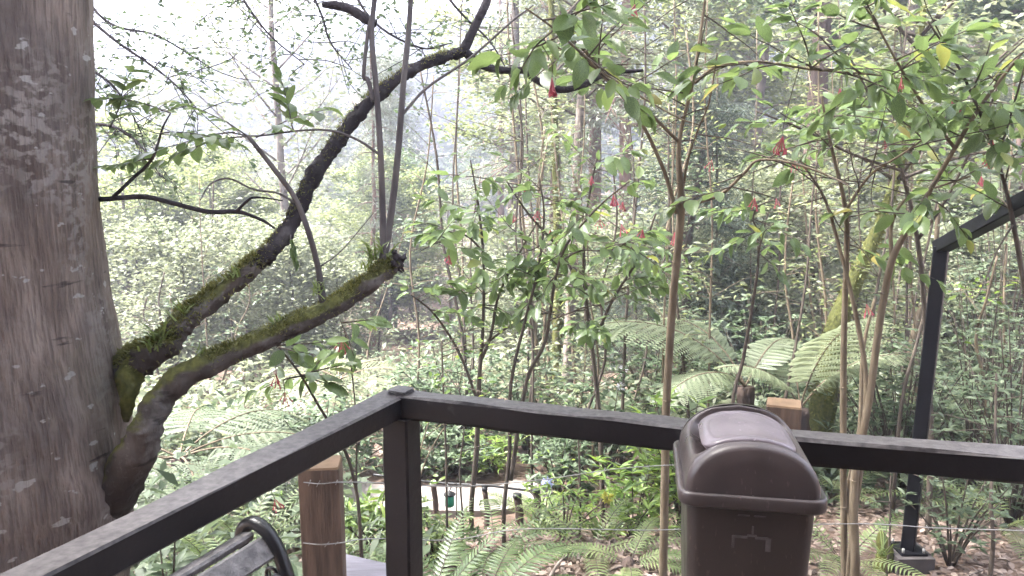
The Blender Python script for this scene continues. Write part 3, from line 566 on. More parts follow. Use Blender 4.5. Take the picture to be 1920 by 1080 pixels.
class Plant:
    def __init__(s, name, label, cat, stems, mat, seed, group=None):
        s.rng = np.random.default_rng(seed); b = line(stems[0][0])[0]; g = G(b[0], b[1]); s.o = np.array([b[0], b[1], g]); s.t = thing(name, label, cat, tuple(s.o), group); s.paths = []; s.n = 0
        for k, (pts, rpx) in enumerate(stems):
            P_ = line(pts); Rr = np.array([.82*r*p[2]/FPX for r, p in zip(rpx, pts)])
            if k == 0 or pts[0][1] > 1040 or abs(P_[0][2]-G(P_[0][0], P_[0][1])) < .5 and len(pts) > 4 and pts[0][1] > 880: P_ = np.vstack([[P_[0][0], P_[0][1], G(P_[0][0], P_[0][1])-.05], P_]); Rr = np.r_[Rr[0], Rr]
            mb = MB(); Q = add_tube(mb, P_-s.o, Rr, 9 if Rr[0] > .008 else 6, 5, .05, rng=s.rng); 
            nn = 6 if Rr.max() > .012 else 0
            for i in range(nn):      # leaf-scar rings along the stem
                j = s.rng.integers(2, len(Q)-2); rr = np.interp(j, np.linspace(0, len(Q)-1, len(Rr)), Rr); add_tube(mb, [Q[j-0]-nrm(Q[j+1]-Q[j])*rr*.3, Q[j], Q[j]+nrm(Q[j+1]-Q[j])*rr*.3], [rr*.9, rr*1.22, rr*.9], 8, 1)
            obj('stem' if k == 0 or pts[0][1] > 880 else 'branch', mb.mesh('stem', M[mat]), s.t); s.paths.append(Q+s.o)
    def leaf(s, p, d, nr, L):
        if s.n >= 298: return
        s.n += 1; obj('leaf', NEAR[s.rng.integers(len(NEAR))], s.t, mw=leaf_matrix(np.asarray(p)-s.o, d, nr, L))
    def spray(s, p0, d, ln, L, mat='darkstem', whorl=2, step=.075):
        rng = s.rng; d = nrm(d); k = max(3, int(ln/step)); P_ = [np.array(p0)]
        for i in range(k): d = nrm(d+rng.normal(0, .10, 3)+[0, 0, -.035]); P_.append(P_[-1]+d*ln/k)
        P_ = np.array(P_); mb = MB(); add_tube(mb, P_-s.o, np.linspace(.0042, .0014, k+1), 5, 2); obj('twig', mb.mesh('twig', M[mat]), s.t)
        T = nrm(np.gradient(P_, axis=0)); A = nrm(np.cross(T, [0, 0, 1])); B = np.cross(A, T); ph = rng.uniform(0, 3)
        for i in range(1, k+1):
            m = whorl+(rng.random() < .35); last = i >= k-1
            for j in range(m):
                a = ph+i*1.57+j*2*math.pi/m; out = A[i]*math.cos(a)+B[i]*math.sin(a)*.55; f = .9 if not last else .35
                dd = nrm(out*f+T[i]*(.5 if not last else 1)+[0, 0, -.25+rng.normal(0, .22)]); l_ = L*rng.uniform(.55, 1.18)*(.75 if i == k else 1)
                nr = np.array([0, 0, 1.])+rng.normal(0, .35, 3)+T[i]*.1; s.leaf(P_[i]+dd*.012, dd, nr, l_)
        s.paths.append(P_)
    def sprays(s, idx, n, f0, f1, ln, L, toward=(0, 0, 0), whorl=2):
        for i in range(n):
            Q = s.paths[idx]; j = int((f0+(f1-f0)*s.rng.random())*(len(Q)-1)); d = rnd_dirs(1, s.rng, .35)[0]*[1, .75, 1]+np.array(toward)+[0, 0, .12]
            s.spray(Q[j], d, ln*s.rng.uniform(.6, 1.25), L, whorl=whorl)
    def flower(s, px, py, dep, k=1, sc=1.0):
        p = at(px, py, dep); allp = np.concatenate(s.paths); cand = allp[allp[:, 2] > p[2]+.01]; cand = cand if len(cand) else allp
        q = cand[np.argmin(np.linalg.norm(cand-p, axis=1))]; top = p+[0, 0, .05]
        mid = (q+top)/2+[0, 0, .04*np.linalg.norm(q-top)]
        mb = MB(); add_tube(mb, np.array([q, mid, top, p])-s.o, [.0022, .0018, .0015, .0015], 5, 5); obj('flower_stalk', mb.mesh('flower_stalk', M['darkstem']), s.t)
        obj('flower_cluster', FLOW[k % 4], s.t, mw=Matrix.Translation(p-s.o) @ Matrix.Rotation(s.rng.uniform(0, 6), 4, 'Z') @ Matrix.Scale(sc*.76, 4))

# tall fuchsia beside the bin (tan stem), its crown spreads over the upper right
f1 = Plant('fuchsia_tree', 'tall tan-stemmed fuchsia left of the bin, arching over the top centre', 'fuchsia', [
    ([(1243, 1085, 4.3), (1247, 900, 4.2), (1250, 750, 4.1), (1262, 560, 3.9), (1277, 395, 3.7), (1273, 270, 3.6), (1300, 150, 3.5), (1322, 0, 3.4), (1330, -90, 3.3)], [10, 9.5, 9.5, 9, 9.5, 5, 4, 3.2, 2.5]),
    ([(1268, 400, 3.7), (1245, 320, 3.65), (1200, 225, 3.55), (1150, 160, 3.4), (1100, 100, 3.2), (1060, 60, 3.0)], [5, 4.5, 4, 3.4, 3, 2]),
    ([(1285, 385, 3.7), (1350, 365, 3.7), (1395, 325, 3.6), (1425, 300, 3.55), (1500, 310, 3.5), (1590, 345, 3.4)], [5, 4.2, 3.6, 3.2, 2.6, 2]),
    ([(1272, 265, 3.6), (1215, 210, 3.4), (1160, 172, 3.2), (1100, 110, 2.9), (1040, 55, 2.7), (985, 15, 2.6)], [4, 3.6, 3.3, 3, 2.6, 2]),
    ([(1303, 155, 3.5), (1345, 125, 3.4), (1420, 116, 3.3), (1520, 130, 3.2), (1640, 140, 3.1)], [4, 3.6, 3.1, 2.6, 2]),
    ([(1313, 235, 3.3), (1270, 220, 3.3), (1200, 180, 3.3), (1120, 130, 3.2), (1010, 70, 3.0)], [1.2, 2, 2.4, 2, 1.4]),
    ([(1277, 380, 3.7), (1290, 300, 3.6), (1310, 240, 3.5), (1330, 190, 3.4), (1345, 100, 3.3)], [3, 2.6, 2.3, 2, 1.5])], 'tan', 11)
f1.sprays(3, 8, .5, 1, .36, .125); f1.sprays(1, 8, .5, 1, .36, .12); f1.sprays(4, 12, .3, 1, .38, .12); f1.sprays(2, 10, .3, 1, .38, .115); f1.sprays(0, 6, .68, 1, .45, .12); f1.sprays(6, 3, .4, 1, .35, .115); f1.sprays(5, 4, .5, 1, .3, .13)
for a in [(1035, 145, 2.8, 2, 1.0), (1207, 205, 3.4, 0, .8), (1468, 255, 3.3, 2, 1.15), (1415, 370, 3.6, 0, .8), (1455, 372, 3.6, 3, .6), (1265, 435, 3.8, 1, .9), (1335, 300, 3.6, 3, .7), (1190, 8, 3.0, 1, .9)]: f1.flower(*a)
# many-stemmed fuchsia right of the bin
f2 = Plant('fuchsia_tree', 'many-stemmed fuchsia right of the bin, crown filling the upper right', 'fuchsia', [
    ([(1604, 1085, 4.2), (1602, 900, 4.1), (1628, 760, 4.0), (1650, 600, 3.9), (1672, 490, 3.8), (1705, 425, 3.7), (1790, 278, 3.5), (1845, 190, 3.4), (1915, 100, 3.3)], [10, 9, 8.5, 8, 8, 6, 5, 4.5, 3.5]),
    ([(1583, 1085, 4.3), (1581, 850, 4.2), (1582, 650, 4.1), (1587, 480, 4.0), (1585, 390, 3.9), (1560, 280, 3.8), (1540, 180, 3.7)], [8, 7, 7, 6, 5, 3.5, 2.5]),
    ([(1598, 1000, 4.2), (1615, 860, 4.1), (1624, 720, 4.05), (1605, 590, 4.0), (1570, 450, 3.95), (1545, 370, 3.9), (1500, 300, 3.8)], [7, 7, 6, 5, 4, 3, 2]),
    ([(1672, 490, 3.8), (1672, 420, 3.8), (1700, 372, 3.75), (1760, 350, 3.7), (1820, 330, 3.6)], [5, 4, 3.2, 2.6, 2]),
    ([(1790, 278, 3.5), (1740, 210, 3.3), (1690, 130, 3.1), (1640, 40, 3.0), (1600, -20, 2.9)], [4, 3.4, 3, 2.5, 2]),
    ([(1585, 395, 3.9), (1630, 330, 3.7), (1690, 290, 3.5), (1760, 240, 3.3)], [3.6, 3, 2.5, 1.8]),
    ([(1600, 1040, 4.2), (1590, 930, 4.25), (1612, 800, 4.2), (1618, 660, 4.2), (1640, 560, 4.2)], [6, 6, 5, 4, 3])], 'tan', 12)
f2.sprays(0, 13, .62, 1, .42, .125); f2.sprays(4, 11, .25, 1, .36, .12); f2.sprays(1, 7, .6, 1, .42, .115); f2.sprays(5, 11, .2, 1, .4, .115); f2.sprays(3, 6, .3, 1, .38, .12); f2.sprays(2, 4, .7, 1, .4, .11)
for a in [(1575, 165, 3.4, 1, .8), (1785, 190, 3.3, 1, .9), (1856, 292, 3.4, 1, .8), (1625, 570, 3.8, 3, .9), (1690, 145, 3.1, 0, .8), (1860, 250, 3.5, 3, .7), (1510, 305, 3.8, 0, .5)]: f2.flower(*a)
# fuchsias behind the centre of the railing
f3 = Plant('fuchsia_tree', 'dark-stemmed fuchsia thicket behind the middle of the railing', 'fuchsia', [
    ([(884, 945, 5.7), (893, 850, 5.6), (898, 720, 5.5), (906, 600, 5.4), (906, 480, 5.3), (896, 380, 5.2), (882, 300, 5.1)], [6, 6, 5.5, 3.5, 3, 2.5, 1.6]),
    ([(900, 680, 5.5), (920, 630, 5.45), (933, 560, 5.4), (960, 500, 5.3), (1005, 420, 5.2)], [4, 3.6, 3, 2.5, 1.8]),
    ([(905, 650, 5.5), (950, 615, 5.4), (1000, 592, 5.3), (1040, 585, 5.2)], [3, 2.6, 2, 1.4]),
    ([(893, 745, 5.5), (860, 660, 5.4), (815, 590, 5.2), (770, 552, 5.0)], [3.2, 3, 2.4, 1.6]),
    ([(905, 470, 5.3), (870, 440, 5.2), (830, 450, 5.1), (790, 470, 5.0)], [2.6, 2.2, 1.8, 1.2])], 'darkstem', 13)
f3.sprays(0, 13, .55, 1, .42, .125); f3.sprays(4, 7, .3, 1, .35, .13); f3.sprays(3, 4, .6, 1, .3, .12); f3.sprays(1, 7, .4, 1, .42, .125); f3.sprays(2, 5, .3, 1, .4, .12)
for a in [(842, 478, 5.0, 1, .9), (988, 340, 5.2, 2, 1), (1008, 395, 5.2, 0, .9), (1032, 428, 5.2, 2, 1)]: f3.flower(*a)
f4 = Plant('fuchsia_tree', 'slender two-stemmed fuchsia behind the railing, right of the dark thicket', 'fuchsia', [
    ([(945, 955, 5.4), (955, 850, 5.4), (958, 720, 5.3), (985, 600, 5.2), (1010, 500, 5.1), (1020, 400, 5.0), (1010, 330, 4.9)], [5, 4.5, 4, 3.4, 3, 2.4, 1.6]),
    ([(958, 900, 5.4), (975, 780, 5.3), (992, 700, 5.2), (1022, 640, 5.1), (1040, 530, 5.0), (1062, 460, 4.9), (1120, 390, 4.7), (1180, 340, 4.5)], [5, 5, 4.5, 4.2, 3.5, 3, 2.4, 1.6]),
    ([(1050, 490, 4.95), (1090, 470, 4.9), (1140, 470, 4.8), (1190, 450, 4.7)], [2.6, 2.2, 1.8, 1.2]),
    ([(1030, 600, 5.05), (1060, 590, 5.0), (1100, 575, 4.9), (1140, 570, 4.8)], [2.6, 2.2, 1.8, 1.2])], 'darkstem', 14)
f4.sprays(0, 11, .6, 1, .42, .125); f4.sprays(1, 10, .55, 1, .42, .125); f4.sprays(2, 7, .2, 1, .4, .12); f4.sprays(3, 6, .2, 1, .4, .12)
for a in [(1150, 365, 4.6, 2, 1), (1168, 378, 4.6, 1, .8), (1205, 430, 4.6, 1, .9), (1125, 410, 4.7, 0, .8), (1165, 420, 4.7, 3, 1)]: f4.flower(*a)
f5 = Plant('fuchsia_shrub', 'small drooping fuchsia beside the corner post, leaves hanging under the mossy limb', 'fuchsia', [
    ([(676, 1005, 3.3), (664, 900, 3.3), (640, 830, 3.2), (600, 765, 3.1), (565, 705, 3.0), (530, 660, 2.95), (512, 640, 2.9)], [4.5, 4, 3.6, 3, 2.6, 2, 1.4]),
    ([(668, 930, 3.3), (668, 800, 3.3), (660, 700, 3.3), (648, 630, 3.2), (638, 600, 3.2)], [2.5, 2.2, 1.8, 1.5, 1])], 'darkstem', 15)
f5.sprays(0, 5, .72, 1, .20, .11, (0, 0, -.2)); f5.sprays(1, 4, .65, 1, .2, .11, (0, 0, -.2))
for a in [(518, 700, 2.9, 0, .8), (534, 735, 2.95, 0, .7), (640, 635, 3.1, 0, .8), (515, 935, 3.1, 3, .7)]: f5.flower(*a)
f6 = Plant('fuchsia_tree', 'bare-stemmed dark sapling behind the bin with a few leaves at its forked top', 'fuchsia', [
    ([(1372, 770, 5.4), (1392, 680, 5.4), (1408, 590, 5.3), (1420, 510, 5.2), (1424, 465, 5.2), (1440, 400, 5.1)], [4.5, 4.2, 3.8, 3.2, 2.4, 1.5]),
    ([(1423, 480, 5.2), (1418, 430, 5.2), (1412, 410, 5.15), (1425, 385, 5.1), (1480, 365, 5.0)], [2.4, 2, 2, 1.8, 1.2])], 'darkstem', 16)
f6.sprays(0, 4, .8, 1, .4, .12); f6.sprays(1, 4, .5, 1, .35, .12)
f7 = Plant('fuchsia_tree', 'leafy fuchsia behind the black steel arm at the right edge', 'fuchsia', [
    ([(1985, 1060, 4.0), (1955, 800, 3.9), (1930, 600, 3.8), (1900, 420, 3.7), (1870, 300, 3.6), (1810, 150, 3.4), (1740, 40, 3.2)], [7, 6.5, 6, 5, 4, 3, 2]),
    ([(1900, 420, 3.7), (1870, 470, 3.6), (1850, 520, 3.5), (1830, 560, 3.4)], [2.5, 2, 1.8, 1.2]),
    ([(1870, 300, 3.6), (1900, 200, 3.4), (1930, 90, 3.2), (1950, 0, 3.0)], [3, 2.5, 2, 1.5])], 'darkstem', 17)
f7.sprays(0, 12, .55, 1, .42, .12); f7.sprays(2, 8, .1, 1, .4, .12)
f8 = Plant('fuchsia_tree', 'fuchsia standing further back, its leaves filling gaps above the steel post', 'fuchsia', [
    ([(1740, 1000, 5.6), (1745, 800, 5.6), (1735, 600, 5.5), (1720, 450, 5.3), (1690, 320, 5.1), (1640, 200, 4.9), (1590, 100, 4.7)], [7, 6, 5.5, 5, 4, 3, 2]),
    ([(1720, 450, 5.3), (1770, 380, 5.1), (1830, 260, 4.9), (1880, 140, 4.7)], [4, 3.4, 2.8, 2]),
    ([(1690, 320, 5.1), (1600, 290, 4.9), (1500, 240, 4.7), (1420, 210, 4.6)], [3.5, 3, 2.5, 1.8])], 'darkstem', 18)
f8.sprays(0, 10, .72, 1, .45, .14); f8.sprays(1, 9, .55, 1, .45, .14); f8.sprays(2, 13, .2, 1, .5, .14)
f9 = Plant('fuchsia_tree', 'leafy fuchsia behind the slender two-stemmed one, left of the tan stem', 'fuchsia', [
    ([(1130, 960, 6.4), (1125, 800, 6.3), (1110, 650, 6.2), (1095, 520, 6.0), (1100, 400, 5.8), (1120, 290, 5.6)], [6, 5.5, 5, 4, 3, 2]),
    ([(1110, 650, 6.2), (1150, 560, 6.0), (1200, 480, 5.8), (1230, 400, 5.6)], [4, 3.4, 2.8, 2]),
    ([(1100, 560, 6.1), (1050, 470, 5.9), (990, 400, 5.7), (950, 340, 5.5)], [3.5, 3, 2.5, 1.8])], 'darkstem', 19)
f9.sprays(0, 10, .5, 1, .5, .13); f9.sprays(1, 13, .3, 1, .5, .13); f9.sprays(2, 9, .3, 1, .5, .13)
for a in [(1110, 330, 5.6, 1, .9), (960, 400, 5.5, 1, .9), (1215, 480, 5.7, 0, .9)]: f9.flower(*a)
for a in [(1660, 260, 4.9, 1, .9), (1840, 330, 4.9, 1, .9), (1490, 300, 4.6, 0, .9)]: f8.flower(*a)
# a few larger pale compound sprays on the big tree's own shoots
def big_sprays(px, py, dep, d, ln, L, seed):
    rng = np.random.default_rng(seed); P_ = [at(px, py, dep)]; d = nrm(np.array(d, float)); k = 6
    for i in range(k): d = nrm(d+rng.normal(0, .08, 3)+[0, 0, -.05]); P_.append(P_[-1]+d*ln/k)
    P_ = np.array(P_); mb = MB(); add_tube(mb, rel(P_, bo), np.linspace(.003, .001, k+1), 5, 2); obj('twig', mb.mesh('twig', M['shoot']), big)
    for i in range(1, k+1):
        for s in (-1, 1):
            dd = nrm(np.cross(d, [0, 0, 1])*s+d*.6+[0, 0, -.15]+rng.normal(0, .12, 3)); obj('leaf', NEAR[rng.integers(5)], big, mw=leaf_matrix(rel(P_[i], bo), dd, np.array([0, 0, 1])+rng.normal(0, .25, 3), L*rng.uniform(.7, 1.1)))
for i, a in enumerate([(466, 256, 2.62, (-1, .1, .05), .38, .085), (466, 256, 2.62, (-.7, .3, .5), .3, .08), (440, 248, 2.6, (-1, 0, -.1), .35, .085), (480, 258, 2.65, (.6, -.1, .35), .3, .085), (550, 245, 2.7, (-.2, .1, .5), .2, .08), (320, 212, 2.5, (-.7, 0, .3), .25, .07), (300, 250, 2.5, (.6, 0, .1), .25, .075), (285, 298, 2.55, (-.6, .2, .1), .2, .07), (545, 440, 2.66, (.0, -.1, -1), .09, .05), (205, 240, 2.55, (.2, -.1, .3), .22, .085)]): big_sprays(*a, seed=40+i)

# ------------------------------------------------------------------ ferns
def pinna_mesh(name, mat, comb, wd, seed=0):
    mb = MB(); k = 8 if not comb else 15
    if not comb:
        t = np.linspace(0, 1, k); w_ = wd*(1-t)**.6*np.minimum(1, .55+t*3); w_[-1] = .005; V = []; F = []
        for i in range(k): e = 1+.18*(-1)**i; V += [(t[i], w_[i]*.5*e, .05*w_[i]), (t[i], 0, -.10*t[i]**2), (t[i], -w_[i]*.5*e, .05*w_[i])]
        for i in range(k-1):
            for j in range(2): a = i*3+j; F.append([a, a+3, a+4, a+1])
        mb.add(V, np.array(F))
    else:      # divided pinna: narrow rib with close-set lobes on both sides
        t = np.linspace(.03, .97, k); z = -.22*t**2; L = wd*np.sin(np.pi*(t*.82+.16))**.8
        for s in (-1, 1):
            P_ = np.stack([t, 0*t, z], -1); D = np.stack([np.full(k, .35), np.full(k, float(s)), np.full(k, -.12)], -1); add_leaves(mb, P_, D, np.tile([0, 0, 1.], (k, 1)), L, .075, QUAD_T)
        V = [(0, .008, 0), (0, -.008, 0), (.5, -.006, -.055), (.5, .006, -.055), (1, 0, -.22)]; mb.add(V, [np.array([[0, 1, 2, 3]]), np.array([[3, 2, 4]])])
    return mb.mesh(name, mat)
PIN_S = [pinna_mesh('pinna', M['fern'], False, w_) for w_ in (.22, .26)]
M['valleyfern'] = leaf_mat('valley_tree_fern', [(0, (.075, .10, .058)), (.6, (.10, .125, .075)), (1, (.13, .155, .095))], .35, .55, per='object', spec=.3)
PIN_V = [pinna_mesh('pinna', M['valleyfern'], True, w_) for w_ in (.15, .17)]
PIN_T = [pinna_mesh('pinna', M['treefern'], True, w_) for w_ in (.15, .17)]
def frond_curve(p0, d, ln, arch_, k=14, rng=RNG):
    d = nrm(np.array(d, float)); P_ = [np.array(p0, float)]
    for i in range(k): d = nrm(d+[0, 0, -arch_/k]+rng.normal(0, .015, 3)); P_.append(P_[-1]+d*ln/k)
    return np.array(P_)
def pinnae_on(P_, npair, lmax, f0, rng, shape=1.0):
    Q, _ = smooth_path(P_, 1, 4); out = []; T = nrm(np.gradient(Q, axis=0)); side = nrm(np.cross(T, [0, 0, 1])); nr = np.cross(side, T)
    for i in range(npair):
        f = f0+(1-f0)*(i+.5)/npair; j = f*(len(Q)-1); a = int(min(j, len(Q)-2)); u = j-a; p = Q[a]*(1-u)+Q[a+1]*u
        g = (f-f0)/(1-f0); L = lmax*(max(.05, math.sin(math.pi*(g*.78+.20)))**.9 if shape == 1.0 else max(.06, (1-g)**.8))*rng.uniform(.92, 1.05)
        for s in (-1, 1): out.append((p, nrm(side[a]*s+T[a]*(.28+.5*g)+nr[a]*-.08+rng.normal(0, .03, 3)), nr[a], L))
    return out
def fern_frond(par, o, P_, rr, npair, lmax, f0, pins, rng, shape=1.0, mat='darkstem', split=True, jm='fern_j', comb=False):
    mb = MB(); add_tube(mb, P_-o, np.linspace(rr, rr*.25, len(P_)), 5, 2); pl = pinnae_on(P_, npair, lmax, f0, rng, shape)
    if split:
        fo = obj('frond', mb.mesh('frond', M[mat]), par)
        for p, d, n_, L in pl: obj('pinna', pins[rng.integers(len(pins))], fo, mw=leaf_matrix(p-o, d, n_, L))
    else:
        p = np.array([q[0] for q in pl]); d = np.array([q[1] for q in pl]); n_ = np.array([q[2] for q in pl]); L = np.array([q[3] for q in pl]); mb2 = MB()
        if comb:
            k = 9; t = np.linspace(.06, .96, k); S_ = nrm(np.cross(n_, d))
            for s in (-1, 1):
                pp = (p[:, None]+d[:, None]*(t[None]*L[:, None])[..., None]-n_[:, None]*(.2*t[None]**2*L[:, None])[..., None]).reshape(-1, 3); dd = (np.repeat(d*.35+S_*s, k, 0)); LL = (L[:, None]*.16*np.sin(np.pi*(t*.8+.18))[None]).ravel()
                add_leaves(mb2, pp-o, dd, np.repeat(n_, k, 0), LL, np.repeat(L, k)*.10, QUAD_T)
        else: add_leaves(mb2, p-o, d, n_, L, L*.17, BLADE_T)
        fo = obj('frond', mb.mesh('frond', M[mat]), par); stuff(obj('pinnae', mb2.mesh('pinnae', M[jm]), fo))
def sword_fern(label, px, py, dep, n, ln, lift, seed, split=False, only=None, arch_=1.3, jm='fern_j', group=None, lmax=.095, npair=24):
    rng = np.random.default_rng(seed); b = at(px, py, dep); g = G(b[0], b[1]); o = np.array([b[0], b[1], g]); t = thing('sword_fern', label, 'fern', tuple(o), group)
    for i in range(n):
        a = only[i] if only else i*2.4+rng.normal(0, .2); d = np.array([math.cos(a), math.sin(a), lift*rng.uniform(.8, 1.2)])
        fern_frond(t, o, frond_curve(o+[0, 0, .01], d, ln*rng.uniform(.8, 1.1), arch_*rng.uniform(.8, 1.2), rng=rng), .004, npair, lmax*rng.uniform(.9, 1.1), .14, PIN_S, rng, split=split, jm=jm)
    mb = MB(); add_tube(mb, [(0, 0, -.1), (0, 0, .03), (.01, 0, .07)], [.05, .045, .02], 8, 2, .2); obj('crown_base', mb.mesh('crown_base', M['brownbark']), t)
# nearest ferns: every pinna is a piece of its own
sword_fern('big sword fern with a long frond arching right, in the leaf litter below the railing', 900, 1130, 4.2, 7, .95, .75, 21, True, [.15, .75, 1.25, 1.9, 2.6, 3.6, -.5], 1.25, lmax=.12, npair=26)
sword_fern('upright dark sword fern just right of the dark corner post', 795, 1080, 4.0, 7, .95, 1.5, 22, True, [1.2, 1.9, 2.5, .4, 3.3, 4.4, 5.4], 1.0, lmax=.085, npair=28)
sword_fern('sword fern between the corner post and the pale path, fronds spread', 930, 960, 5.2, 9, .85, .9, 23, True, None, 1.3, npair=22)
for i, (lb, px, py, dep, n, ln, lift) in enumerate([
    ('fern with thin yellowish fronds in the leaf litter left of the tan stem', 1110, 945, 5.0, 6, .8, 1.0), ('low fern against the bin side of the tan stem', 1180, 1010, 4.7, 6, .6, .8),
    ('pale upright fern below the middle of the left railing', 470, 960, 3.6, 9, 1.1, 1.7), ('fern behind the mossy limb base, fronds upright above the left railing', 400, 860, 4.2, 8, 1.15, 2.0),
    ('bright yellow-green fern above the left railing', 450, 830, 5.0, 8, 1.1, 1.6), ('dark fern behind the sawn post and the corner post', 690, 960, 4.2, 8, .7, 1.0),
    ('low fern at the lower left under the railing', 240, 1080, 2.6, 6, .55, .9), ('small fern in front of the bench slats under the railing', 330, 1080, 2.7, 6, .5, .8),
    ('fern right of the bin under the railing', 1590, 960, 4.9, 9, .85, 1.2), ('fern at the foot of the mossy leaning trunk', 1560, 830, 6.6, 7, .8, 1.2),
    ('fern right of the black post under the railing', 1790, 900, 6.2, 9, .9, 1.4), ('small fern in the litter near the bottom centre', 1120, 1090, 4.3, 6, .4, .7),
    ('fern in front of the dark shrubs at the far right', 1880, 960, 5.4, 8, .8, 1.1), ('fern beside the pale path behind the railing', 1010, 900, 6.2, 7, .7, 1.0), ('fern behind the bin at the left sawn stem', 1330, 880, 5.6, 8, .8, 1.2)]):
    sword_fern(lb, px, py, dep, n, ln, lift, 60+i, jm='fern_j')
def tree_fern(label, base, trunk_h, fronds, ln, seed, split, lmax=.42, npair=17, pins=None):
    rng = np.random.default_rng(seed); g = G(base[0], base[1]); o = np.array([base[0], base[1], g]); t = thing('tree_fern', label, 'tree fern', tuple(o))
    mb = MB(); add_tube(mb, [(0, 0, -.1), (.02, 0, trunk_h*.5), (0, .02, trunk_h)], [.10, .075, .07], 12, 6, .15); obj('trunk', mb.mesh('trunk', M['brownbark']), t); top = o+[0, .02, trunk_h]
    for (a, lift, sc) in fronds:
        P_ = frond_curve(top, (math.cos(a), math.sin(a), lift), ln*sc, 1.5, 16, rng); fern_frond(t, o, P_, .010, npair, lmax*sc, .20, pins or PIN_T, rng, split=split, mat='tan', jm='pale_leaf', comb=True)
b = at(1395, 800, 7.0); tree_fern('tree fern with a long pale frond reaching up and left behind the bin', (b[0], b[1]), 1.0, [(2.95, 1.35, 1.3), (2.25, 1.7, .9), (3.7, .9, .8), (.6, 1.6, .7)], 1.45, 31, True)
b = at(1500, 800, 6.9); tree_fern('tree fern with a ladder-like pale frond standing before the mossy leaning trunk', (b[0], b[1]), .80, [(-1.55, 3.2, 1.05), (-2.7, 1.7, .75), (-.5, 1.9, .8), (1.5, 1.8, .7)], 1.45, 32, True)
b = at(330, 800, 6.2); tree_fern('tree fern with wide misty fronds behind the low mossy limb', (b[0], b[1]), .55, [(-.25, .55, 1.1), (.35, .6, 1.0), (1.0, .7, 1), (1.8, .7, .9), (3.0, .6, .9), (-1.0, .5, 1.0), (-1.8, .5, .9), (4.0, .5, .9)], 1.7, 33, True, .5, pins=PIN_V)
b = at(640, 860, 9.5); tree_fern('tree fern with pale fronds seen under the left railing near the corner post', (b[0], b[1]), .5, [(k*.9, .6, 1) for k in range(7)], 1.5, 34, False, .45)

# ------------------------------------------------------------------ shrubs
def shrub(name, label, px, py, dep, h, rad, nst, nwh, L, mat, seed, group=None, asp=.30, stemr=.008, T=LEAF_T, stem='darkstem', top=.25, flowers=None):
    rng = np.random.default_rng(seed); b = at(px, py, dep); g = G(b[0], b[1]); o = np.array([b[0], b[1], g]); t = thing(name, label, 'shrub', tuple(o), group); mbS = MB(); ml = MB()
    for i in range(nst):
        a = i*2.4+rng.normal(0, .4); r = rad*math.sqrt((i+.5)/nst); tip = np.array([math.cos(a)*r, math.sin(a)*r, h*rng.uniform(.6, 1.05)*(1-.35*(r/rad)**2)]); mid = tip*[.45, .45, .55]
        P_ = np.array([[0, 0, -.05], mid, tip]); mb = MB(); Q = add_tube(mb, P_, [stemr, stemr*.8, stemr*.4], 5, 4); obj('stem', mb.mesh('stem', M[stem]), t)
        for k in range(nwh):
            f = 1-(1-top)*(k/nwh)**1.3; j = f*(len(Q)-1); q = Q[int(j)]; m = rng.integers(5, 9)
            if k: q = q+rng.normal(0, rad*.22, 3)
            d = rnd_dirs(m, rng, .25)+[0, 0, .25]; add_leaves(ml, np.tile(q, (m, 1)), d, up_normals(m, rng, .35), L*rng.uniform(.6, 1.15, m), L*asp, T)
    stuff(obj('foliage', ml.mesh('foliage', M[mat]), t)); 
    if flowers:
        for k in range(flowers[0]):
            mf = MB(); q = np.array([rng.normal(0, rad*.4), rng.normal(0, rad*.4), h*rng.uniform(.9, 1.05)]); m = 26; d = nrm(rng.normal(0, 1, (m, 3))); add_leaves(mf, q+d*.02, d, d[:, [1, 2, 0]], .035, .016, QUAD_T); obj('flower_head', mf.mesh('flower_head', M[flowers[1]]), t)
    return t
